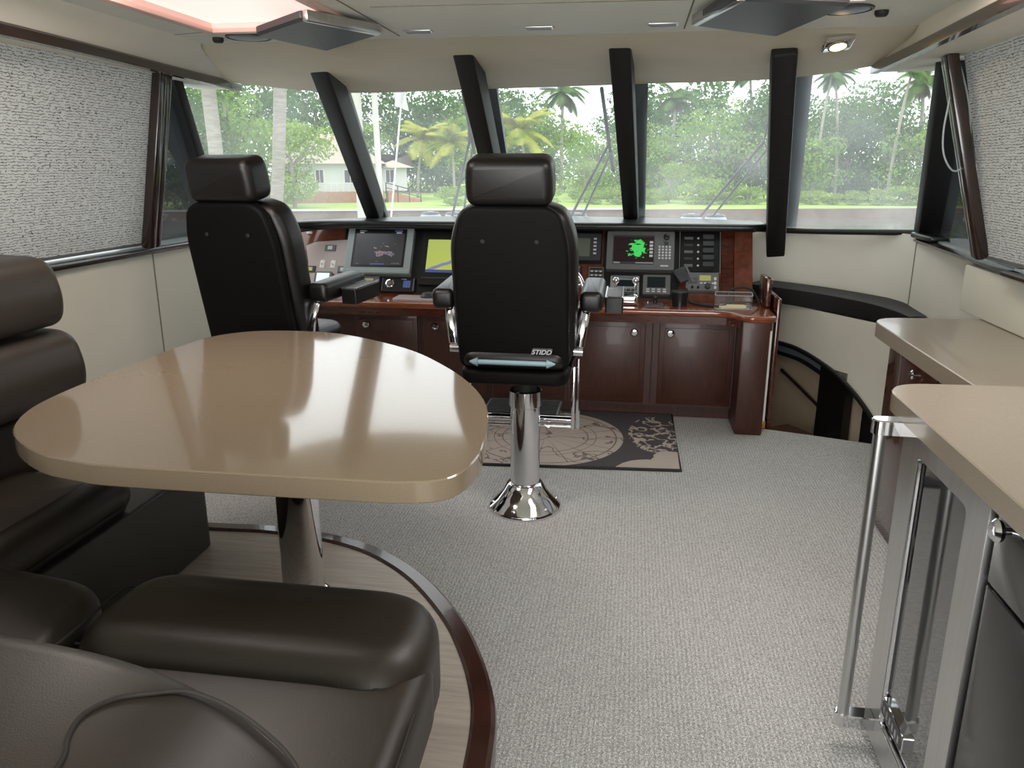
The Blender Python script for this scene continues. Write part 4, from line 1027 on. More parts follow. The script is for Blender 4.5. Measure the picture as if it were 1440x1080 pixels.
    obj('footplate_rib', g, M['rubber'], f)
    t.location = loc
    t.rotation_euler.z = rz
    return t
hc = helm_chair((-0.457, 3.389, 0.0), 'black leather helm chair in the middle, on a chrome pedestal before the steering wheel')
lc_ = dup(hc, (-1.70, 3.52, 0.0), 'black leather helm chair on the left, behind the far edge of the table', rz=radians(-11))
for ch in list(lc_.children):   # the photo shows no port armrest on this chair
    if ch.name.split('.')[0] in ('armrest', 'arm_bracket', 'recline_knob', 'side_plate') and sum((Vector(c) for c in ch.bound_box), Vector()).x < 0:
        for s2 in list(ch.children): bpy.data.objects.remove(s2)
        bpy.data.objects.remove(ch)
# ================================================================ DINETTE TABLE
t = thing('dinette_table', 'large beige stone dinette table with rounded corners on an oval chrome leg', 'table', (-1.07, 2.27, 0.12))
tp = [(-1.33, 1.53), (-1.455, 1.60), (-1.565, 1.70), (-1.64, 1.84), (-1.672, 2.00), (-1.68, 2.25), (-1.675, 2.60), (-1.64, 2.84), (-1.52, 2.965), (-1.32, 2.995), (-1.12, 2.95), (-0.82, 2.75), (-0.62, 2.52), (-0.47, 2.28), (-0.385, 2.06), (-0.352, 1.86), (-0.338, 1.68), (-0.37, 1.55), (-0.46, 1.507), (-0.60, 1.500), (-0.95, 1.497), (-1.20, 1.50)]
q = [(p[0], p[1]) for p in smooth([tp[-1]] + tp + [tp[0], tp[1]], 5)][5:-10]
obj('tabletop', G().slab(q, [(.003, .848), (0, .851), (0, .897), (.003, .9)]), M['stone'], t)
obj('table_leg', G().lathe([(.075, .12), (.075, .84)], (-1.085, 2.30, 0), 40, ex=1.0, ey=.62), M['chrome'], t)
obj('foot_ring', G().lathe([(.10, .12), (.10, .128), (.085, .140), (.076, .142)], (-1.085, 2.30, 0), 40, ex=1.0, ey=.68), M['chrome'], t)
obj('mounting_plate', G().lathe([(.16, .825), (.16, .838)], (-1.085, 2.30, 0), 30), M['dark_grey'], t)

# ================================================================ SOFA
t = thing('dinette_sofa', 'dark brown leather L-shaped dinette sofa on the raised platform', 'sofa', (-1.6, 1.0, 0.12))
LB = M['leather_brown']
def cush(nm, poly, r, z0, z1, rr, puff=0.0, m=LB, seg=7):
    return obj(nm, G().slab(rpoly(poly, r, 8), roundprof(z0, z1, rr, seg), None, puff=puff), m, t, angle=60)
g = G().slab(rpoly([(-2.44, -.6), (-1.583, -.6), (-1.583, 2.585), (-2.44, 2.585)], [.01, .01, .03, .01], 4), roundprof(.12, .46, .012, 3))
g.slab(rpoly([(-1.7, .0), (-.42, .0), (-.42, 1.46), (-1.7, 1.46)], [.02, .08, .16, .02], 6), roundprof(.12, .40, .012, 3)); obj('sofa_base', g, LB, t)
# left run cushions
cush('seat_cushion', [(-2.10, 1.50), (-1.60, 1.50), (-1.60, 2.19), (-2.10, 2.19)], .08, .44, .575, .05, .02)
o = obj('front_roll', G().tube(smooth([(-1.645, 1.52, .535), (-1.635, 1.7, .54), (-1.635, 2.0, .54), (-1.645, 2.17, .53)], 4), [.02] + [.065] * 11 + [.02], 16), LB, t, angle=60)
# corner cushion
cush('corner_cushion', [(-2.15, .60), (-1.165, .60), (-1.165, 1.30), (-1.22, 1.54), (-1.60, 1.60), (-2.15, 1.60)], [.1, .09, .1, .12, .1, .1], .42, .585, .055, .018)
# near run cushion with bolster
cush('seat_cushion', [(-1.155, .62), (-.345, .62), (-.375, 1.45), (-1.155, 1.45)], [.085, .085, .12, .085], .39, .568, .05, .010)
g = G().slab(rpoly([(-1.155, 1.235), (-.375, 1.235), (-.385, 1.585), (-1.155, 1.59)], [.15, .16, .17, .15], 12), roundprof(.36, .618, .078, 9), puff=.012)
obj('front_bolster', g, LB, t, angle=60)
# piping on the near cushions
obj('seam', G().tube(smooth([(-1.14, 1.30, .572), (-.85, 1.275, .585), (-.55, 1.265, .583), (-.47, 1.255, .57), (-.42, 1.25, .56), (-.385, 1.245, .52), (-.375, 1.24, .42)], 5), .0035, 6), M['piping'], t)
obj('seam', G().tube(smooth([(-.355, .75, .562), (-.36, 1.0, .562), (-.368, 1.20, .564)], 5), .003, 6), M['piping'], t)
obj('seam', G().tube(smooth([(-1.158, .75, .583), (-1.16, 1.1, .59), (-1.16, 1.3, .585), (-1.155, 1.5, .59), (-1.155, 1.555, .53)], 5), .0035, 6), M['piping'], t)
# left backrest: horizontal rolls
def roll(y0, y1, x0, x1, z0, z1, nm='back_roll'):
    q = rpoly([(x0, z0), (x1 - .02, z0), (x1, (z0 + z1) / 2 - .03), (x1 - .035, z1 - .02), (x0, z1)], [.09, .10, .12, .10, .09], 8)
    m = Matrix(((1, 0, 0, 0), (0, 0, 1, 0), (0, 1, 0, 0), (0, 0, 0, 1)))
    return obj(nm, G().slab(q, roundprof(y0, y1, .06, 7), m), LB, t, angle=60)
roll(.2, 2.42, -2.44, -1.905, 1.025, 1.28); roll(.2, 2.435, -2.44, -1.87, .775, 1.03); roll(.2, 2.37, -2.44, -1.96, .53, .79)
# near backrest
crown = [(-2.3, .40), (-2.3, .975), (-1.6, .985), (-1.0, .985), (-.76, .98), (-.63, .965), (-.53, .935), (-.46, .895), (-.39, .83), (-.335, .74), (-.30, .62), (-.29, .52), (-.29, .40)]
m = Matrix(((1, 0, 0, 0), (0, 0, 1, 0), (0, 1, 0, 0), (0, 0, 0, 1)))
q = rpoly(crown, [.10, .12, .1, .1, .1, .1, .1, .1, .1, .1, .1, .05, .10], 5)
obj('near_backrest', G().slab(q, roundprof(.40, .80, .06, 8), m), LB, t, angle=60)
wl = smooth([(-.56, .50, .945), (-.571, .603, .949), (-.585, .634, .953), (-.592, .668, .955), (-.578, .703, .952), (-.551, .728, .944), (-.521, .752, .933), (-.491, .763, .916), (-.466, .767, .90), (-.437, .769, .877), (-.406, .768, .848), (-.385, .76, .825), (-.36, .74, .79), (-.33, .70, .73)], 5)
obj('seam', G().tube([p - Vector((0, 0, .001)) for p in wl], .0032, 8), M['piping'], t)

# ================================================================ GALLEY SIDE (starboard)
def cab(nm): pass
t = thing('galley_cabinet', 'dark wood cabinet under the far beige counter by the stairwell', 'cabinet', (1.4, 2.9, 0))
obj('body', G().box((1.125, 2.30, 0.0), (1.635, 3.53, .832), .004), M['walnut'], t)
d = obj('door', G().box((1.112, 2.95, .06), (1.126, 3.50, .815), .004), M['walnut'], t)
obj('knob', G().lathe([(.006, 0), (.006, .012), (.016, .016), (.018, .024), (.012, .030), (0, .031)], mtx=T(1.112, 3.13, .775) @ Matrix.Rotation(radians(-90), 4, 'Y')), M['chrome'], d)
d = obj('door', G().box((1.112, 2.35, .06), (1.126, 2.93, .815), .004), M['walnut'], t)
o = obj('far_countertop', G().slab(rpoly([(1.06, 2.30), (1.06, 3.67), (1.64, 3.70), (1.64, 2.30)], [.01, .15, .01, .01], 8), [(.003, .835), (0, .838), (0, .897), (.003, .9)]), M['stone_g'], None, origin=(1.3, 3.0, .835))
tag(o, 'far beige countertop with a rounded corner beside the right wall', 'countertop', 'galley countertops')
o = obj('near_countertop', G().slab(rpoly([(.665, -.6), (.665, 2.125), (1.64, 2.165), (1.64, -.6)], [.01, .12, .01, .01], 8), [(.003, .948), (0, .951), (0, .997), (.003, 1.0)]), M['stone_g'], None, origin=(1.1, 1.5, .948))
tag(o, 'near beige countertop above the steel fridge', 'countertop', 'galley countertops')
# fridge
FX = .70
t = thing('fridge', 'stainless steel under-counter fridge with smoked glass door and bar handle', 'fridge', (1.0, 1.76, 0))
obj('carcass', G().box((FX + .045, 1.507, .02), (1.40, 2.020, .935), .004), M['gloss_black'], t)
oy0, oy1, oz0, oz1 = 1.507, 2.011, .03, .930
iy0, iy1, iz0, iz1 = 1.604, 1.903, .119, .876
MY = Matrix(((0, 0, -1, 0), (1, 0, 0, 0), (0, 1, 0, 0), (0, 0, 0, 1)))   # (u,v,w) -> (-w, u, v)
g = G()
# door frame as a ring
def ringframe(g, o_, i_, x0, x1, ro, ri):
    O_ = rpoly([(o_[0], o_[2]), (o_[1], o_[2]), (o_[1], o_[3]), (o_[0], o_[3])], ro, 6); I_ = rpoly([(i_[0], i_[2]), (i_[1], i_[2]), (i_[1], i_[3]), (i_[0], i_[3])], ri, 6)
    rows = [[(x1, p[0], p[1]) for p in O_ + O_[:1]], [(x0 + .003, p[0], p[1]) for p in O_ + O_[:1]], [(x0, p[0] * .998 + .002 * 1.76, p[1] * .998 + .001) for p in O_ + O_[:1]], [(x0, p[0], p[1]) for p in I_ + I_[:1]], [(x0 + .012, p[0], p[1]) for p in I_ + I_[:1]]]
    g.grid(rows)
ringframe(g, (oy0, oy1, oz0, oz1), (iy0, iy1, iz0, iz1), FX, FX + .045, .006, .025)
dr = obj('door_frame', g, M['steel'], t)
obj('door_glass', G().box((FX + .010, iy0 - .01, iz0 - .01), (FX + .02, iy1 + .01, iz1 + .01)), M['smoke_glass'], dr)
g = G(); 
for y in (iy1 - .010,): g.tube([(FX + .006, y, iz0 + .012), (FX + .006, y, iz1 - .012)], .007, 8)
g.tube([(FX + .006, iy0 + .01, iz0 + .006), (FX + .006, iy1 - .01, iz0 + .006)], .004, 8)
obj('glass_trim', g, M['chrome'], dr)
h = obj('handle', G().tube([(FX - .078, 1.948, .10), (FX - .078, 1.948, .925)], .0155, 20), M['steel'], t, label='long brushed steel bar handle')
for z in (.935, .090):
    g = G().slab(rpoly([(FX + .002, 1.925), (FX + .002, 1.975), (FX - .092, 1.972), (FX - .102, 1.950), (FX - .092, 1.928)], [.002, .002, .03, .03, .03], 5), [(0, z - .018), (0, z + .016), (.003, z + .019)])
    obj('handle_bracket', g, M['chrome'], h)
bg_ = obj('badge', G().slab(rpoly([(1.725, .165), (1.885, .165), (1.885, .215), (1.725, .215)], .008, 3), [(0, -FX - .011), (0, -FX + .002), (.002, -FX + .004)], MY), M['chrome'], t)
obj('badge_face', G().slab(rpoly([(1.731, .171), (1.879, .171), (1.879, .209), (1.731, .209)], .006, 3), [(0, -FX + .003), (0, -FX + .0055)], MY), M['dark_grey'], bg_)
g = G()
for k in range(6): g.box((FX - .0065, 1.864 - k * .022 - .010, .180), (FX - .0045, 1.864 - k * .022, .200))
obj('badge_marks', g, M['steel'], bg_)
# near cabinet door
t = thing('gloss_cabinet', 'gloss dark cabinet with chrome knob, nearest the viewer under the counter', 'cabinet', (1.1, 1.0, 0))
obj('body', G().box((FX + .035, -.6, .0), (1.5, 1.497, .945), .003), M['gloss_black'], t)
d = obj('door', G().box((FX + .006, .95, .05), (FX + .036, 1.488, .768), .004), M['gloss_black'], t)
d = obj('drawer', G().box((FX + .006, .95, .774), (FX + .036, 1.488, .942), .004), M['gloss_black'], t)
obj('knob', G().lathe([(.008, 0), (.008, .012), (.020, .016), (.023, .024), (.016, .032), (0, .033)], mtx=T(FX + .006, 1.435, .905) @ Matrix.Rotation(radians(-90), 4, 'Y')), M['chrome'], d)
t2 = thing('filler_board', 'dark wood filler panel behind the fridge and below the near countertop', 'panel', (1.2, 2.3, 0))
obj('panel_board', G().box((.74, 2.03, 0.0), (1.64, 2.075, .948), .003), M['walnut'], t2)

# ================================================================ COMPANIONWAY / STAIRWELL
wc_ = smooth([(.70, 5.93, 0), (.98, 5.72, 0), (1.28, 5.52, 0), (1.50, 5.28, 0), (1.63, 5.02, 0), (1.64, 4.8, 0)], 6)
ztop = [1.15 + .02 * (i / len(wc_)) for i in range(len(wc_))]
struct('wall_stairwell', G().grid([[Vector((p.x, p.y, z)) for p, z in zip(wc_, ztop)], [Vector((p.x, p.y, .95)) for p in wc_], [Vector((p.x, p.y, .3)) for p in wc_], [Vector((p.x, p.y, -1.0)) for p in wc_]]), M['cream'])
# black padded band
bc_ = smooth([(.80, 5.50, .735), (.95, 5.40, .73), (1.12, 5.27, .725), (1.30, 5.12, .715), (1.44, 4.96, .705), (1.53, 4.78, .695), (1.56, 4.60, .69)], 6)
g = G(); rows = []
for dx, dz in ((0, -.055), (-.012, -.05), (-.016, 0), (-.012, .05), (0, .055), (.22, .058)):
    r = []
    for i, p in enumerate(bc_):
        a = bc_[max(0, i - 1)]; b = bc_[min(len(bc_) - 1, i + 1)]; tg = (b - a); tg.z = 0; tg.normalize(); n = Vector((-tg.y, tg.x, 0))
        r.append(Vector((p.x, p.y, p.z + dz)) + n * (dx))
    rows.append(r)
g.grid(rows)
rows2 = [rows[0], [p + Vector((.45, .45, .0)) for p in rows[0]]]; g.grid(rows2)
o = obj('padded_rail', g, M['pad_black'], None, origin=(1.2, 5.2, .66)); tag(o, 'curved black padded rail around the stairwell below the windshield', 'rail')
# soffit below the rail and the arched lower wall
A0 = Vector((.9, 5.6, 0)); AD = (Vector((1.62, 4.5, 0)) - A0); AL = AD.length; AD = AD.normalized(); AN = Vector((-AD.y, AD.x, 0))
def lw(s_, z, n=0.0): p = A0 + AD * s_ + AN * (n + .035); return Vector((p.x, p.y, z))
arcp = smooth([(-.15, .40), (.05, .405), (.151, .40), (.333, .393), (.527, .353), (.714, .288), (.897, .18), (1.062, .034), (1.15, -.10), (1.20, -.4), (1.22, -.9)], 5)
rows = [[lw(p[0], p[1]) for p in arcp], [lw(p[0] + (.10 if i > 20 else 0) * (i / len(arcp)), max(p[1], .66) if i < 25 else .66) for i, p in enumerate(arcp)]]
g = G(); g.grid(rows); g.poly([lw(1.22, -.9), lw(1.6, -.9), lw(1.6, .66), lw(1.25, .66), lw(1.22, .3)])
struct('wall_stairwell_lower', g, M['cream'])
# trims: two black bands following the arch
t = thing('arch_trim', 'thin curved black trim of the arched opening down the stairwell', 'trim', tuple(lw(.5, .35)))
obj('outer_band', G().tube([lw(p[0], p[1] - .012, -.008) for p in arcp], .016, 8), M['black_plastic'], t)
inn = smooth([(-.15, .315), (.05, .312), (.162, .307), (.345, .298), (.509, .258), (.56, .24)], 5)
obj('inner_band', G().tube([lw(p[0], p[1], .03) for p in inn], .014, 8), M['black_plastic'], t)
g = G().grid([[lw(p[0], p[1] - .01, .04) for p in smooth([(-.15, .405), (.151, .39), (.333, .385), (.527, .345), (.60, .32)], 5)], [lw(p[0], p[1], .04) for p in smooth([(-.15, .31), (.151, .305), (.333, .295), (.527, .25), (.60, .2)], 5)]])
obj('glazed_strip', g, M['bluegrey'], t)
# lower cabin behind the arch
g = G(); g.grid([[lw(-.4, .5, .08), lw(1.5, .5, .08)], [lw(-.4, -.95, .08), lw(1.5, -.95, .08)]]); struct('wall_lower_cabin', g, M['lowertan'])
def lowbox(g, s0, s1, z0, z1, n0, n1):
    vs = [lw(s, z, n) for s in (s0, s1) for z in (z0, z1) for n in (n0, n1)]
    bmv = [g.bm.verts.new(v) for v in vs]
    for f in ((0, 1, 3, 2), (4, 6, 7, 5), (0, 4, 5, 1), (2, 3, 7, 6), (0, 2, 6, 4), (1, 5, 7, 3)): g.bm.faces.new([bmv[k] for k in f])
    return g
o = obj('black_doorpost', lowbox(G(), .555, .775, -.95, .31, .0, .07), M['gloss_black'], None, origin=tuple(lw(.66, -.95))); tag(o, 'glossy black upright post down in the stairwell opening', 'post')
o = obj('dark_locker_front', lowbox(G(), .90, 1.25, -.95, .22, .02, .07), M['gloss_black'], None, origin=tuple(lw(1.0, -.95))); tag(o, 'dark glossy triangular face low at the right of the arch', 'panel')
o = obj('lower_handrail', G().tube([lw(.17, .19, .04), lw(.36, .115, .03), lw(.56, .03, .02)], .012, 8), M['trimwood'], None, origin=tuple(lw(.3, .1))); tag(o, 'slim dark handrail slanting down inside the stairwell', 'handrail')
o = obj('lower_step', lowbox(G(), .30, .55, -.22, -.165, -.25, .02), M['walnut'], None, origin=tuple(lw(.4, -.2))); tag(o, 'dark step edge just visible at the foot of the stairwell opening', 'step')
g = G().box((.6, 4.4, -1.0), (2.2, 6.2, -.95)); struct('floor_lower', g, M['plank'])
g = G().box((.795, 4.75, -.95), (.80, 6.0, 0.0)); g.box((.8, 4.40, -.95), (1.72, 4.46, -.05)); struct('wall_stair_side', g, M['lowertan'])
# ================================================================ OUTSIDE
import numpy as np
CAMP = Vector((0, 0, 1.55)); CR = cam.rotation_euler.to_matrix()
ZL = -1.30
def at(px, py, D):
    """point at forward distance D seen at pixel (px, py)"""
    d = CR @ Vector(((px - 720) / 1100, -(py - 540) / 1100, -1))
    h = sqrt(d.x ** 2 + d.y ** 2)
    return CAMP + d * (D / h)
M['bark'] = mat('grey_bark', (150, 142, 130), .9, noise=.3, nscale=3, stretch=(1, 1, 4))
M['pale_bark'] = mat('pale_palm_bark', (164, 158, 144), .9, noise=.2, nscale=2, stretch=(1, 1, 6))
def leafmat(name, rgb, rgb2, tr=.35):
    m = bpy.data.materials.new(name); m.use_nodes = True; nt = m.node_tree
    for n_ in list(nt.nodes): nt.nodes.remove(n_)
    out = nt.nodes.new('ShaderNodeOutputMaterial'); df = nt.nodes.new('ShaderNodeBsdfDiffuse'); t_ = nt.nodes.new('ShaderNodeBsdfTranslucent')
    tc_ = nt.nodes.new('ShaderNodeTexCoord'); n = nt.nodes.new('ShaderNodeTexNoise'); n.inputs['Scale'].default_value = .9; n.inputs['Detail'].default_value = 6
    nt.links.new(tc_.outputs['Object'], n.inputs['Vector'])
    r = nt.nodes.new('ShaderNodeValToRGB'); r.color_ramp.elements[0].position = .32; r.color_ramp.elements[1].position = .66
    r.color_ramp.elements[0].color = lin(rgb); r.color_ramp.elements[1].color = lin(rgb2); nt.links.new(n.outputs['Fac'], r.inputs[0])
    nt.links.new(r.outputs[0], df.inputs[0]); nt.links.new(r.outputs[0], t_.inputs[0])
    mx = nt.nodes.new('ShaderNodeMixShader'); mx.inputs[0].default_value = tr
    nt.links.new(df.outputs[0], mx.inputs[1]); nt.links.new(t_.outputs[0], mx.inputs[2]); nt.links.new(mx.outputs[0], out.inputs[0])
    return m
M['leaf'] = leafmat('mid_green_leaves', (106, 142, 62), (152, 180, 92))
M['leaf_lt'] = leafmat('bright_green_leaves', (112, 142, 62), (160, 184, 88))
M['leaf_dk'] = leafmat('dark_green_leaves', (70, 104, 58), (112, 142, 82))
M['palm'] = leafmat('palm_fronds', (136, 158, 66), (196, 192, 92))
M['palm_dk'] = leafmat('palm_fronds_dark', (84, 116, 68), (126, 150, 92))
M['skirt'] = leafmat('dead_fronds', (118, 106, 84), (150, 138, 110))
M['lawn'] = mat('lawn', (150, 176, 84), .95, noise=.2, nscale=.6)
M['water'] = mat('canal_water', (92, 96, 92), .12, spec=.5, noise=.1, nscale=.3, bump=.6, bscale=2.5)
M['seawall'] = mat('seawall_concrete', (124, 108, 92), .9, noise=.25, nscale=.7)
M['seacap'] = mat('seawall_cap', (206, 204, 192), .8)
M['stucco'] = mat('house_stucco', (206, 212, 208), .8)
M['roof'] = mat('house_roof', (176, 166, 150), .85, noise=.1, nscale=2, stretch=(1, 1, 8))
M['brick'] = mat('brick_base', (168, 120, 92), .9, noise=.15, nscale=4)

rng = np.random.default_rng(4)
def leaf_mesh(name, blobs, n, size, m, seed, flat=0.0):
    r = np.random.default_rng(seed)
    w_ = np.array([b[3] * b[4] for b in blobs]); w_ = w_ / w_.sum()
    idx = r.choice(len(blobs), n, p=w_); B = np.array(blobs, float)[idx]
    d = r.normal(size=(n, 3)); d /= np.linalg.norm(d, axis=1)[:, None]
    rad = (0.55 + 0.45 * r.random(n) ** .5)[:, None]
    c = B[:, :3] + d * rad * B[:, [3, 3, 4]]
    nrm = d + r.normal(size=(n, 3)) * .7; nrm[:, 2] += .3; nrm /= np.linalg.norm(nrm, axis=1)[:, None]
    u = np.cross(nrm, r.normal(size=(n, 3))); u /= np.linalg.norm(u, axis=1)[:, None]; v = np.cross(nrm, u)
    s_ = size * (0.6 + .8 * r.random((n, 1)))
    V = np.stack([c - u * s_ * .5, c - v * s_ * .32, c + u * s_ * .5, c + v * s_ * .32], 1).reshape(-1, 3)
    me = bpy.data.meshes.new(name); me.vertices.add(len(V)); me.vertices.foreach_set('co', V.ravel().astype('f'))
    me.loops.add(4 * n); me.loops.foreach_set('vertex_index', np.arange(4 * n, dtype='i'))
    me.polygons.add(n); me.polygons.foreach_set('loop_start', np.arange(0, 4 * n, 4, dtype='i')); me.polygons.foreach_set('loop_total', np.full(n, 4, 'i'))
    me.update(); me.materials.append(m); return me
def mobj(name, me, parent):
    o = bpy.data.objects.new(name, me); COL.objects.link(o); o.parent = parent; ORG[o] = Vector(); return o
def blobs_for(seed, h, wd, n=9, low=.25):
    r = np.random.default_rng(seed); o = []
    for k in range(n):
        a = r.random() * 6.28; q = r.random() ** .5 * wd * .5; z = h * (low + (1 - low - .12) * r.random())
        f = 1 - abs((z / h) - .55); o.append((cos(a) * q * f, sin(a) * q * f, z, wd * (.22 + .14 * r.random()), h * (.10 + .08 * r.random())))
    return o
TREES = {}
def tree_proto(kind, h, wd, m, seed, n=2600, size=.36, low=.25, trunk=True, bark='bark'):
    t = thing('leafy_tree', 'x', 'tree', (0, 0, 0), 'trees along the far bank')
    mobj('crown', leaf_mesh('crown_' + kind, blobs_for(seed, h, wd, 14, low), n, size, m, seed), t)
    g = G(); r = random.Random(seed)
    g.tube([(0, 0, -.3), (r.uniform(-.2, .2), 0, h * .3), (r.uniform(-.5, .5), .2, h * .75)], [.22, .17, .07], 8)
    for k in range(5):
        a = r.random() * 6.28; z = h * r.uniform(.25, .6); g.tube([(0, 0, z), (cos(a) * wd * .2, sin(a) * wd * .2, z + h * .15), (cos(a) * wd * .35, sin(a) * wd * .35, z + h * .28)], [.10, .07, .02], 6)
    obj('trunk', g, M[bark], t, local=True)
    return t
def palm_proto(kind, h, lean, m, seed, fl_=3.8, nf=18, skirt=False, thin=.13, droop=1.0):
    t = thing('palm_tree', 'x', 'palm tree', (0, 0, 0), 'palms along the far bank')
    r = random.Random(seed)
    top = Vector((lean, r.uniform(-.3, .3), h))
    tr = smooth([(0, 0, -.3), (lean * .12, 0, h * .3), (lean * .5, top.y * .5, h * .7), tuple(top)], 4)
    obj('trunk', G().tube(tr, [thin * (1.35 - .6 * i / 12) for i in range(13)], 8), M['pale_bark'], t, local=True)
    def fronds(nf, e0, e1, L, m, nm, dr):
        g = G()
        for k in range(nf):
            a = 6.28 * k / nf + r.uniform(-.2, .2); el = r.uniform(e0, e1); pts = []; p = top.copy(); dirv = Vector((cos(a) * cos(el), sin(a) * cos(el), sin(el)))
            LL = L * r.uniform(.8, 1.1); ns = 9
            for j in range(ns + 1):
                pts.append(p.copy()); p = p + dirv * (LL / ns); dirv.z -= .17 * dr; dirv.normalize()
            side_ = Vector((-sin(a), cos(a), 0))
            for j in range(ns):
                for q_ in range(3):
                    pp = pts[j].lerp(pts[j + 1], q_ / 3); f = (j + q_ / 3) / ns; ll = (.62 * sin(pi * min(1, f * .9 + .12)) + .12) * L / 2.6
                    ax = (pts[j + 1] - pts[j]).normalized()
                    for sg in (-1, 1):
                        tip = pp + side_ * sg * ll + ax * ll * .55 - Vector((0, 0, ll * .45)); wv = ax * .07 * L / 2.6
                        g.bm.faces.new([g.bm.verts.new(v) for v in (pp - wv, pp + wv, tip)])
            g.tube(pts, .02, 4)
        obj(nm, g, m, t, local=True)
    fronds(nf, -.3, 1.2, fl_, m, 'fronds', droop)
    if skirt: fronds(12, -1.3, -.6, fl_ * .55, M['skirt'], 'dead_fronds', 1.0)
    return t
PROTO_USED = {}
def place(proto, px, py_base, D, label, sc=1.0, rz=0.0, H=None, ptop=None, zbase=None):
    if zbase is not None: pass
    elif px > 690: D += 9 + (px - 690) * .006
    elif D < 60: D = 60 + (D - 48) * .3
    p = at(px, py_base, D); z = ZL if zbase is None else zbase
    p.z = z
    h0 = proto['h']
    if ptop is not None:
        q = at(px, ptop, D); sc = (q.z - z) / h0
    if proto.name not in PROTO_USED:
        PROTO_USED[proto.name] = 1; o = proto; o.location = p; o.rotation_euler.z = rz; o.scale = (sc, sc, sc); o['label'] = label
    else: o = dup(proto, p, label, rz, sc)
    return o
tA = tree_proto('a', 9, 8, M['leaf'], 11, 5200, .30, .12); tA['h'] = 9
tB = tree_proto('b', 8, 7, M['leaf_lt'], 12, 4600, .30, .1); tB['h'] = 8
tC = tree_proto('c', 10, 8, M['leaf_dk'], 13, 5200, .34, .12); tC['h'] = 10
tD = tree_proto('d', 3, 5, M['leaf_lt'], 14, 2600, .26, .05); tD['h'] = 3
pA = palm_proto('a', 6.0, .8, M['palm'], 21); pA['h'] = 6.8
pB = palm_proto('b', 10.0, .5, M['palm_dk'], 22, 3.0, 18, True, .17, 1.2); pB['h'] = 10.8
pC = palm_proto('c', 13.0, 1.2, M['palm_dk'], 23, 2.8, 16, False, .15, 1.0); pC['h'] = 13.8

# ground, seawall, water
g = G().box((-160, 7.5, -2.05), (160, 70, -1.95)); struct('trim_40', g, M['water'])
def ptz(px, py, z):
    d = CR @ Vector(((px - 720) / 1100, -(py - 540) / 1100, -1)); return CAMP + d * ((z - 1.55) / d.z)
a = at(400, 291, 56); b_ = at(1330, 291, 66)
a.z = b_.z = 0; dv = (b_ - a).normalized(); a2 = a - dv * 60; b2 = b_ + dv * 60; nv = Vector((-dv.y, dv.x, 0))
if nv.y < 0: nv = -nv
ln = thing('far_lawn', 'bright green lawn along the far bank behind the seawall', 'lawn', tuple(a2 + Vector((0, 0, ZL))), kind='stuff')
obj('turf', G().slab([(a2.x, a2.y), (b2.x, b2.y), (b2.x + nv.x * 120, b2.y + nv.y * 120), (a2.x + nv.x * 120, a2.y + nv.y * 120)], [(0, -2.5), (0, ZL)]), M['lawn'], ln)
g = G().beam(a2 + Vector((0, 0, -1.85)) - nv * .15, b2 + Vector((0, 0, -1.85)) - nv * .15, .9, .3, ref=(0, 1, 0)); 
g = G()
for k in range(1):
    p0 = a2 - nv * .3; p1 = b2 - nv * .3
    g.slab([(p0.x, p0.y), (p1.x, p1.y), (p1.x + nv.x * .3, p1.y + nv.y * .3), (p0.x + nv.x * .3, p0.y + nv.y * .3)], [(0, -2.5), (0, ZL)])
sw = obj('seawall', g, M['seawall'], None, origin=(a.x, a.y, -2.0)); tag(sw, 'low brown seawall along the far side of the water', 'seawall'); sw['kind'] = 'structure'
p0 = a2 - nv * .45; p1 = a.lerp(b_, .50) - nv * .45
g = G().slab([(p0.x, p0.y), (p1.x, p1.y), (p1.x + nv.x * .7, p1.y + nv.y * .7), (p0.x + nv.x * .7, p0.y + nv.y * .7)], [(0, ZL), (0, ZL + .09)])
obj('seawall_cap', g, M['seacap'], sw)

# trees: (proto, px, D, ptop, label)
TL = [
 (tC, 262, 62, 108, 'dark leafy tree behind the pale trunk at the far left of the windshield'),
 (tA, 330, 66, 95, 'tall green tree between the two pale palm trunks at the left'),
 (tB, 415, 48, 165, 'bright leafy tree just left of the house'),
 (tC, 372, 80, 100, 'dark tree behind the left helm chair headrest'),
 (tA, 505, 96, 125, 'green tree rising behind the house roof'),
 (tC, 450, 100, 100, 'dark tree above the left end of the house roof'),
 (tC, 560, 98, 115, 'dark tree behind the leftmost coconut palm'),
 (tC, 615, 95, 120, 'dark tree between the two coconut palms'),
 (tA, 668, 92, 110, 'green tree behind the second windshield post'),
 (tC, 715, 88, 130, 'dark tree left of the big yellow-green palm'),
 (tA, 775, 86, 135, 'green tree right of the big yellow-green palm'),
 (tA, 838, 66, 168, 'green tree behind the third windshield post'),
 (tB, 822, 58, 222, 'bright bushy tree low beside the standing wiper'),
 (tC, 885, 74, 140, 'dark tree just right of the third windshield post'),
 (tA, 925, 66, 150, 'green tree behind the thin pale trunk in the right middle pane'),
 (tA, 1000, 64, 128, 'broad green tree in the middle of the right middle pane'),
 (tB, 940, 57, 225, 'bright bushy tree low in the right middle pane'),
 (tC, 1060, 66, 125, 'dark tree left of the rightmost windshield post'),
 (tA, 1125, 62, 150, 'green tree at the left of the right-hand pane'),
 (tC, 1185, 66, 140, 'dark tree in the middle of the right-hand pane'),
 (tC, 1245, 64, 150, 'dark tree right of the thin trunks in the right-hand pane'),
 (tA, 1300, 60, 140, 'green tree at the right edge of the right-hand pane'),
 (tC, 1350, 62, 150, 'dark tree beyond the right corner pillar'),
 (tC, 215, 60, 110, 'dark tree beyond the left corner pillar'),
]
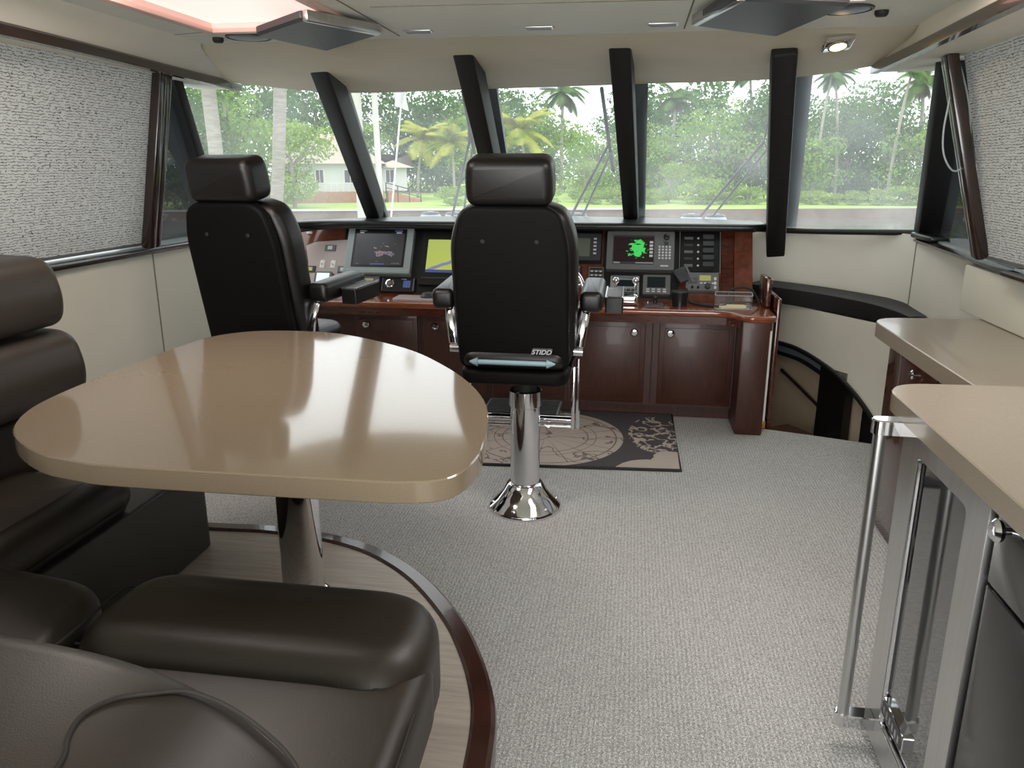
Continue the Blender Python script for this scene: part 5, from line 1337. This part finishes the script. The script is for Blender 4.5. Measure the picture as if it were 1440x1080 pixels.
TL += [(pr, px, D, pt, 'background tree crown ' + w_) for pr, px, D, pt, w_ in (
 (tC, 690, 108, 108, 'at the top of the pane behind the middle headrest'), (tA, 740, 112, 116, 'above the big yellow-green palm'), (tC, 905, 100, 118, 'at the left top of the right middle pane'),
 (tC, 965, 104, 112, 'at the middle top of the right middle pane'), (tA, 1030, 98, 108, 'at the right top of the right middle pane'), (tC, 1100, 94, 112, 'directly behind the rightmost windshield post'),
 (tA, 1160, 96, 112, 'at the left top of the right-hand pane'), (tC, 1215, 92, 118, 'at the middle top of the right-hand pane'), (tC, 300, 96, 90, 'between the two thick pale trunks'), (tA, 640, 112, 112, 'above the coconut palms'))]
for i, (pr, px, D, pt, lb) in enumerate(TL): place(pr, px, 290, D, lb, ptop=pt, rz=i * 1.3)
for i, (px, D, pt, lb) in enumerate(((640, 62, 262, 'low bright shrub on the lawn under the coconut palms'), (700, 60, 255, 'low bright shrub behind the middle headrest'), (760, 58, 258, 'low bright shrub right of the middle headrest'),
     (870, 56, 262, 'low bright shrub beside the third post'), (985, 54, 250, 'low bright shrub behind the crossed wiper arms'), (1050, 53, 262, 'low bright shrub left of the rightmost post'),
     (1140, 52, 268, 'low bright shrub at the left of the right-hand pane'), (1200, 51, 268, 'low bright shrub in the middle of the right-hand pane'), (1270, 51, 262, 'low bright shrub at the right of the right-hand pane'), (1330, 50, 258, 'low bright shrub beyond the right corner pillar'),
     (915, 50, 266, 'low bright shrub just right of the third post'), (1020, 50, 270, 'low bright shrub between the wiper arms and the rightmost post'), (1170, 50, 272, 'low bright shrub at the foot of the slender straight palm'), (1235, 50, 266, 'low bright shrub at the foot of the right slender leaning palm'), (1300, 50, 270, 'low bright shrub just left of the right corner pillar'), (835, 50, 268, 'low bright shrub between the folded wiper arms'))):
    o = place(tD, px, 290, 56 + (px - 400) / 93 + 3.2, lb, zbase=ZL, ptop=pt, rz=i * 2.1); o['group'] = 'low shrubs on the bank'
PL = [
 (pA, 588, 78, 185, .0, 'coconut palm with yellowing fronds right of the house'),
 (pA, 640, 74, 190, 2.4, 'coconut palm left of the second windshield post'),
 (pA, 742, 62, 172, 4.0, 'big yellow-green coconut palm above the middle headrest'),
 (pB, 788, 84, 118, 1.0, 'tall palm with small crown at the top of the middle pane'),
 (pB, 940, 70, 125, .6, 'tall palm with a skirt of dead fronds left in the right middle pane'),
 (pC, 1052, 66, 92, 3.6, 'slender tall palm trunk beside the rightmost windshield post'),
 (pC, 1140, 62, 92, .4, 'slender leaning palm, leftmost in the right-hand pane'),
 (pC, 1172, 64, 96, 2.9, 'slender straight palm, second in the right-hand pane'),
 (pC, 1245, 60, 84, .2, 'slender leaning palm near the right end of the windshield'),
 (pB, 1285, 66, 100, 2.0, 'dark palm crown against the sky at the right edge'),
]
for pr, px, D, pt, rz, lb in PL: place(pr, px, 290, D, lb, ptop=pt, rz=rz)
# two pale thick trunks near at the left
for px, px2, D, lb in ((312, 285, 34, 'pale thick palm trunk at the far left of the windshield'), (382, 395, 36, 'pale thick palm trunk right of the left headrest')):
    t = thing('tall_palm', lb, 'palm trunk', tuple(ptz(px, 330, ZL) if False else at(px, 330, D)), 'pale thick palm trunks')
    b0 = at(px, 330, D); b0.z = -2.0; t1 = at(px2, 60, D)
    t.location = b0; ORG[t] = b0.copy()
    obj('trunk', G().tube(smooth([b0, b0.lerp(t1, .4) + Vector((.1, 0, 0)), t1], 6), .27, 12), M['pale_bark'], t)
    g = G(); r = random.Random(px)
    for k in range(12):
        a_ = 6.28 * k / 12; v = Vector((cos(a_), sin(a_), .35)); pts = [t1 + v * q - Vector((0, 0, q * q * .18)) for q in (0, .7, 1.4, 2.1, 2.8)]
        g.tube(pts, .03, 4)
        for j in range(4):
            for q_ in range(3):
                pp = pts[j].lerp(pts[j + 1], q_ / 3); sd = Vector((-sin(a_), cos(a_), 0))
                for sg in (-1, 1):
                    tip = pp + sd * sg * .6 + v * .3 - Vector((0, 0, .35)); g.bm.faces.new([g.bm.verts.new(x) for x in (pp - v * .06, pp + v * .06, tip)])
    obj('fronds', g, M['palm_dk'], t)
# house
D = 69
hb = at(478, 285, D); hb.z = ZL
t = thing('waterfront_house', 'white house with grey hip roof on the far bank at the left', 'house', tuple(hb))
t.scale = (.80, .80, .80)
R_ = (at(560, 285, D) - at(418, 285, D)); R_.z = 0; R_.normalize(); F_ = Vector((R_.y, -R_.x, 0))
if F_.y > 0: F_ = -F_
def hp(s_, dpt, z): return hb + R_ * s_ - F_ * dpt + Vector((0, 0, z))
def hbox(g, s0, s1, d0, d1, z0, z1):
    v = [g.bm.verts.new(hp(a_, b__, c_)) for a_ in (s0, s1) for b__ in (d0, d1) for c_ in (z0, z1)]
    for f in ((0, 1, 3, 2), (4, 6, 7, 5), (0, 4, 5, 1), (2, 3, 7, 6), (0, 2, 6, 4), (1, 5, 7, 3)): g.bm.faces.new([v[k] for k in f])
    return g
g = hbox(G(), -6.5, 4.2, 0, 8, 1.1, 4.0); hbox(g, 4.2, 7.2, 1.5, 8, 1.1, 3.6); obj('wall', g, M['stucco'], t)
obj('brick_base', hbox(G(), -8, 4.6, -1.6, 8, 0, 1.1), M['brick'], t)
def hip(s0, s1, d0, d1, z0, z1):
    g = G(); m_ = (d1 - d0) / 2
    A_, B_, C_, D_ = [g.bm.verts.new(hp(*p)) for p in ((s0, d0, z0), (s1, d0, z0), (s1, d1, z0), (s0, d1, z0))]
    E_, H_ = g.bm.verts.new(hp(s0 + m_, d0 + m_, z1)), g.bm.verts.new(hp(s1 - m_, d0 + m_, z1))
    for f in ((A_, B_, H_, E_), (B_, C_, H_), (C_, D_, E_, H_), (D_, A_, E_), (D_, C_, B_, A_)): g.bm.faces.new(f)
    return g
obj('roof', hip(-7.3, 5.0, -.8, 8.8, 3.9, 7.0), M['roof'], t)
obj('wing_roof', hip(3.6, 8.0, .8, 8.8, 3.5, 4.9), M['roof'], t)
for s_, wd_, nm in ((-4.6, .9, 'french_door'), (-1.9, .8, 'window'), (1.2, 1.2, 'window'), (5.4, .9, 'window')):
    dd = -.03 if s_ < 4 else 1.47
    f = obj(nm, hbox(G(), s_ - wd_ / 2 - .1, s_ + wd_ / 2 + .1, dd - .02, dd + .03, 1.2 if 'door' in nm else 1.9, 3.35), M['white_plastic'], t)
    g = G()
    for k in (0, 1): hbox(g, s_ - wd_ / 2 + k * wd_ / 2 + .04, s_ + k * wd_ / 2 - .04, dd - .05, dd - .02, 1.3 if 'door' in nm else 2.0, 3.25)
    obj('pane', g, M['scr_dark'], f)
for s_ in (-5.7, -3.5):
    obj('wall_sconce', hbox(G(), s_ - .08, s_ + .08, -.2, 0, 2.5, 2.9), M['dark_grey'], t)
g = G(); hbox(g, -8, 4.6, -1.6, -1.55, 1.95, 2.02)
for k in range(22): hbox(g, -8 + k * .6, -7.94 + k * .6, -1.6, -1.55, 1.1, 1.98)
obj('deck_railing', g, M['white_plastic'], t)
g = G()
for k in range(5): hbox(g, 5 + k * .7, 5.7 + k * .7, -1.2, 1.5, 0, 1.1 - k * .22)
obj('deck_steps', g, M['brick'], t)
g = G(); g.tube([hp(4.8, -1.2, 2.0), hp(8.4, -1.2, 1.0)], .06, 6); g.tube([hp(4.8, -1.2, 1.5), hp(8.4, -1.2, .5)], .04, 6)
for k in range(4): g.tube([hp(4.8 + k * 1.2, -1.2, 0), hp(4.8 + k * 1.2, -1.2, 2.0 - k * .33)], .06, 6)
obj('stair_railing', g, M['dark_grey'], t)

# ---- foredeck and its fittings
fd = chaikin([(-2.7, 6.15), (-2.7, 6.9), (-2.2, 8.6), (-1.2, 10.6), (-.45, 11.4), (.3, 10.6), (1.3, 8.6), (1.8, 6.9), (1.8, 6.15)], 2)
t = thing('foredeck', 'white foredeck of the boat below the windshield', 'deck', (-.45, 8, .7), kind='structure')
o = obj('deck_skin', G().slab(fd, [(0, .5), (0, .68), (.03, .72)]), M['gel'], t)
g = G().slab(chaikin([(-2.6, 6.5), (-2.0, 8.6), (-1.0, 10.4), (-.45, 11.1), (.1, 10.4), (1.2, 8.6), (1.8, 6.5)], 1), [(.05, -1.9), (0, .5)])
obj('hull', g, M['gel'], t)
def wiper(foot, elbow, tip0, tip1, label, foot2=None):
    t = thing('windshield_wiper', label, 'wiper', foot, 'windshield wipers')
    f = Vector(foot); e = Vector(elbow)
    obj('wiper_arm', G().tube([f, e], .010, 8), M['dark_grey'], t)
    f2 = f + Vector((.09, 0, 0)) if foot2 is None else Vector(foot2)
    obj('wiper_arm', G().tube([f2, e + Vector((.02, .0, -.05))], .008, 8), M['dark_grey'], t)
    b_ = obj('wiper_blade', G().tube([tip0, tip1], .012, 8), M['rubber'], t)
    obj('blade_bracket', G().tube([Vector(tip0).lerp(Vector(tip1), .3) + Vector((0, .03, 0)), e, Vector(tip0).lerp(Vector(tip1), .75) + Vector((0, .03, 0))], .007, 6), M['dark_grey'], b_)
def gp(px, py, y): 
    d = CR @ Vector(((px - 720) / 1100, -(py - 540) / 1100, -1)); return tuple(CAMP + d * (y / d.y))
wiper(gp(803, 304, 6.25), gp(855, 205, 5.62), gp(846, 124, 5.10), gp(862, 240, 5.85), 'folded wiper standing just left of the third windshield post')
wiper(gp(985, 304, 6.1), gp(1074, 200, 5.45), gp(1085, 122, 5.0), gp(1080, 235, 5.65), 'wiper with two parallel arms left of the rightmost windshield post')
wiper(gp(636, 304, 6.25), gp(660, 200, 5.62), gp(651, 128, 5.15), gp(667, 215, 5.70), 'wiper behind the second windshield post')
for px, lb in ((606, 'left one of the two nearest the left chair'), (640, 'right one of the two nearest the left chair'), (812, 'one just right of the middle chair back'), (972, 'left one of the two in the right middle pane'), (1006, 'right one of the two in the right middle pane')):
    p = gp(px, 309, 6.45)
    t = thing('wiper_cowl', 'round white wiper cowl, ' + lb, 'cowl', (p[0], p[1], .86), 'wiper cowls')
    obj('dome', G().lathe([(.10, -.15), (.10, .22), (.095, .285), (.07, .32), (.03, .335), (0, .337)], (p[0], p[1], .86), 24), M['cowl'], t)
    obj('collar', G().lathe([(.075, .316), (.078, .322), (.05, .336), (.045, .33)], (p[0], p[1], .86), 24), M['dark_grey'], t)
# searchlight under the brow
p = Vector(gp(771, 119, 5.6))
t = thing('searchlight', 'dark round searchlight with pale rim at the top of the middle pane', 'searchlight', tuple(p))
obj('lamp_body', G().ball(tuple(p + Vector((0, 0, .03))), .075, 20, (1, 1, .85)), M['dark_grey'], t)
obj('rim', G().lathe([(.06, -.05), (.066, -.045), (.062, -.035), (.05, -.05)], tuple(p + Vector((0, 0, .02))), 24), M['white_plastic'], t)
obj('bracket', G().tube([p, p + Vector((0, -.35, .35))], .02, 8), M['white_plastic'], t)
# flagstaff and pale poles
a_, b_ = Vector(gp(543, 312, 7.5)), Vector(gp(564, 148, 7.5))
t = thing('bow_flagstaff', 'thin slanting bow flagstaff with a small white flag', 'flagstaff', tuple(a_))
obj('staff', G().tube([Vector((a_.x, a_  .y, .70)), b_], .008, 8), M['white_plastic'], t)
fl_ = [gp(553, 130, 7.5), gp(571, 124, 7.5), gp(574, 156, 7.5), gp(556, 149, 7.5)]
f = [Vector(p) for p in fl_]; rows = [[f[0].lerp(f[1], i / 8).lerp(f[3].lerp(f[2], i / 8), j / 4) + Vector((0, .03 * sin(i * 1.2 + j), 0)) for i in range(9)] for j in range(5)]
obj('flag', G().grid(rows), M['white_plastic'], t)
for px0, px1, r_, lb in ((538, 524, .055, 'white pole standing beyond the bow, right of the leftmost windshield post'), (512, 497, .10, 'pale piling just right of the leftmost windshield post')):
    a_, b_ = at(px0, 300, 24), at(px1, 95, 24); a_.z = -2.0
    o = obj('dock_piling', G().tube([a_, b_], r_ * 1.6, 12), M['seacap'], None, origin=tuple(a_)); tag(o, lb, 'pole', 'pale dock poles')
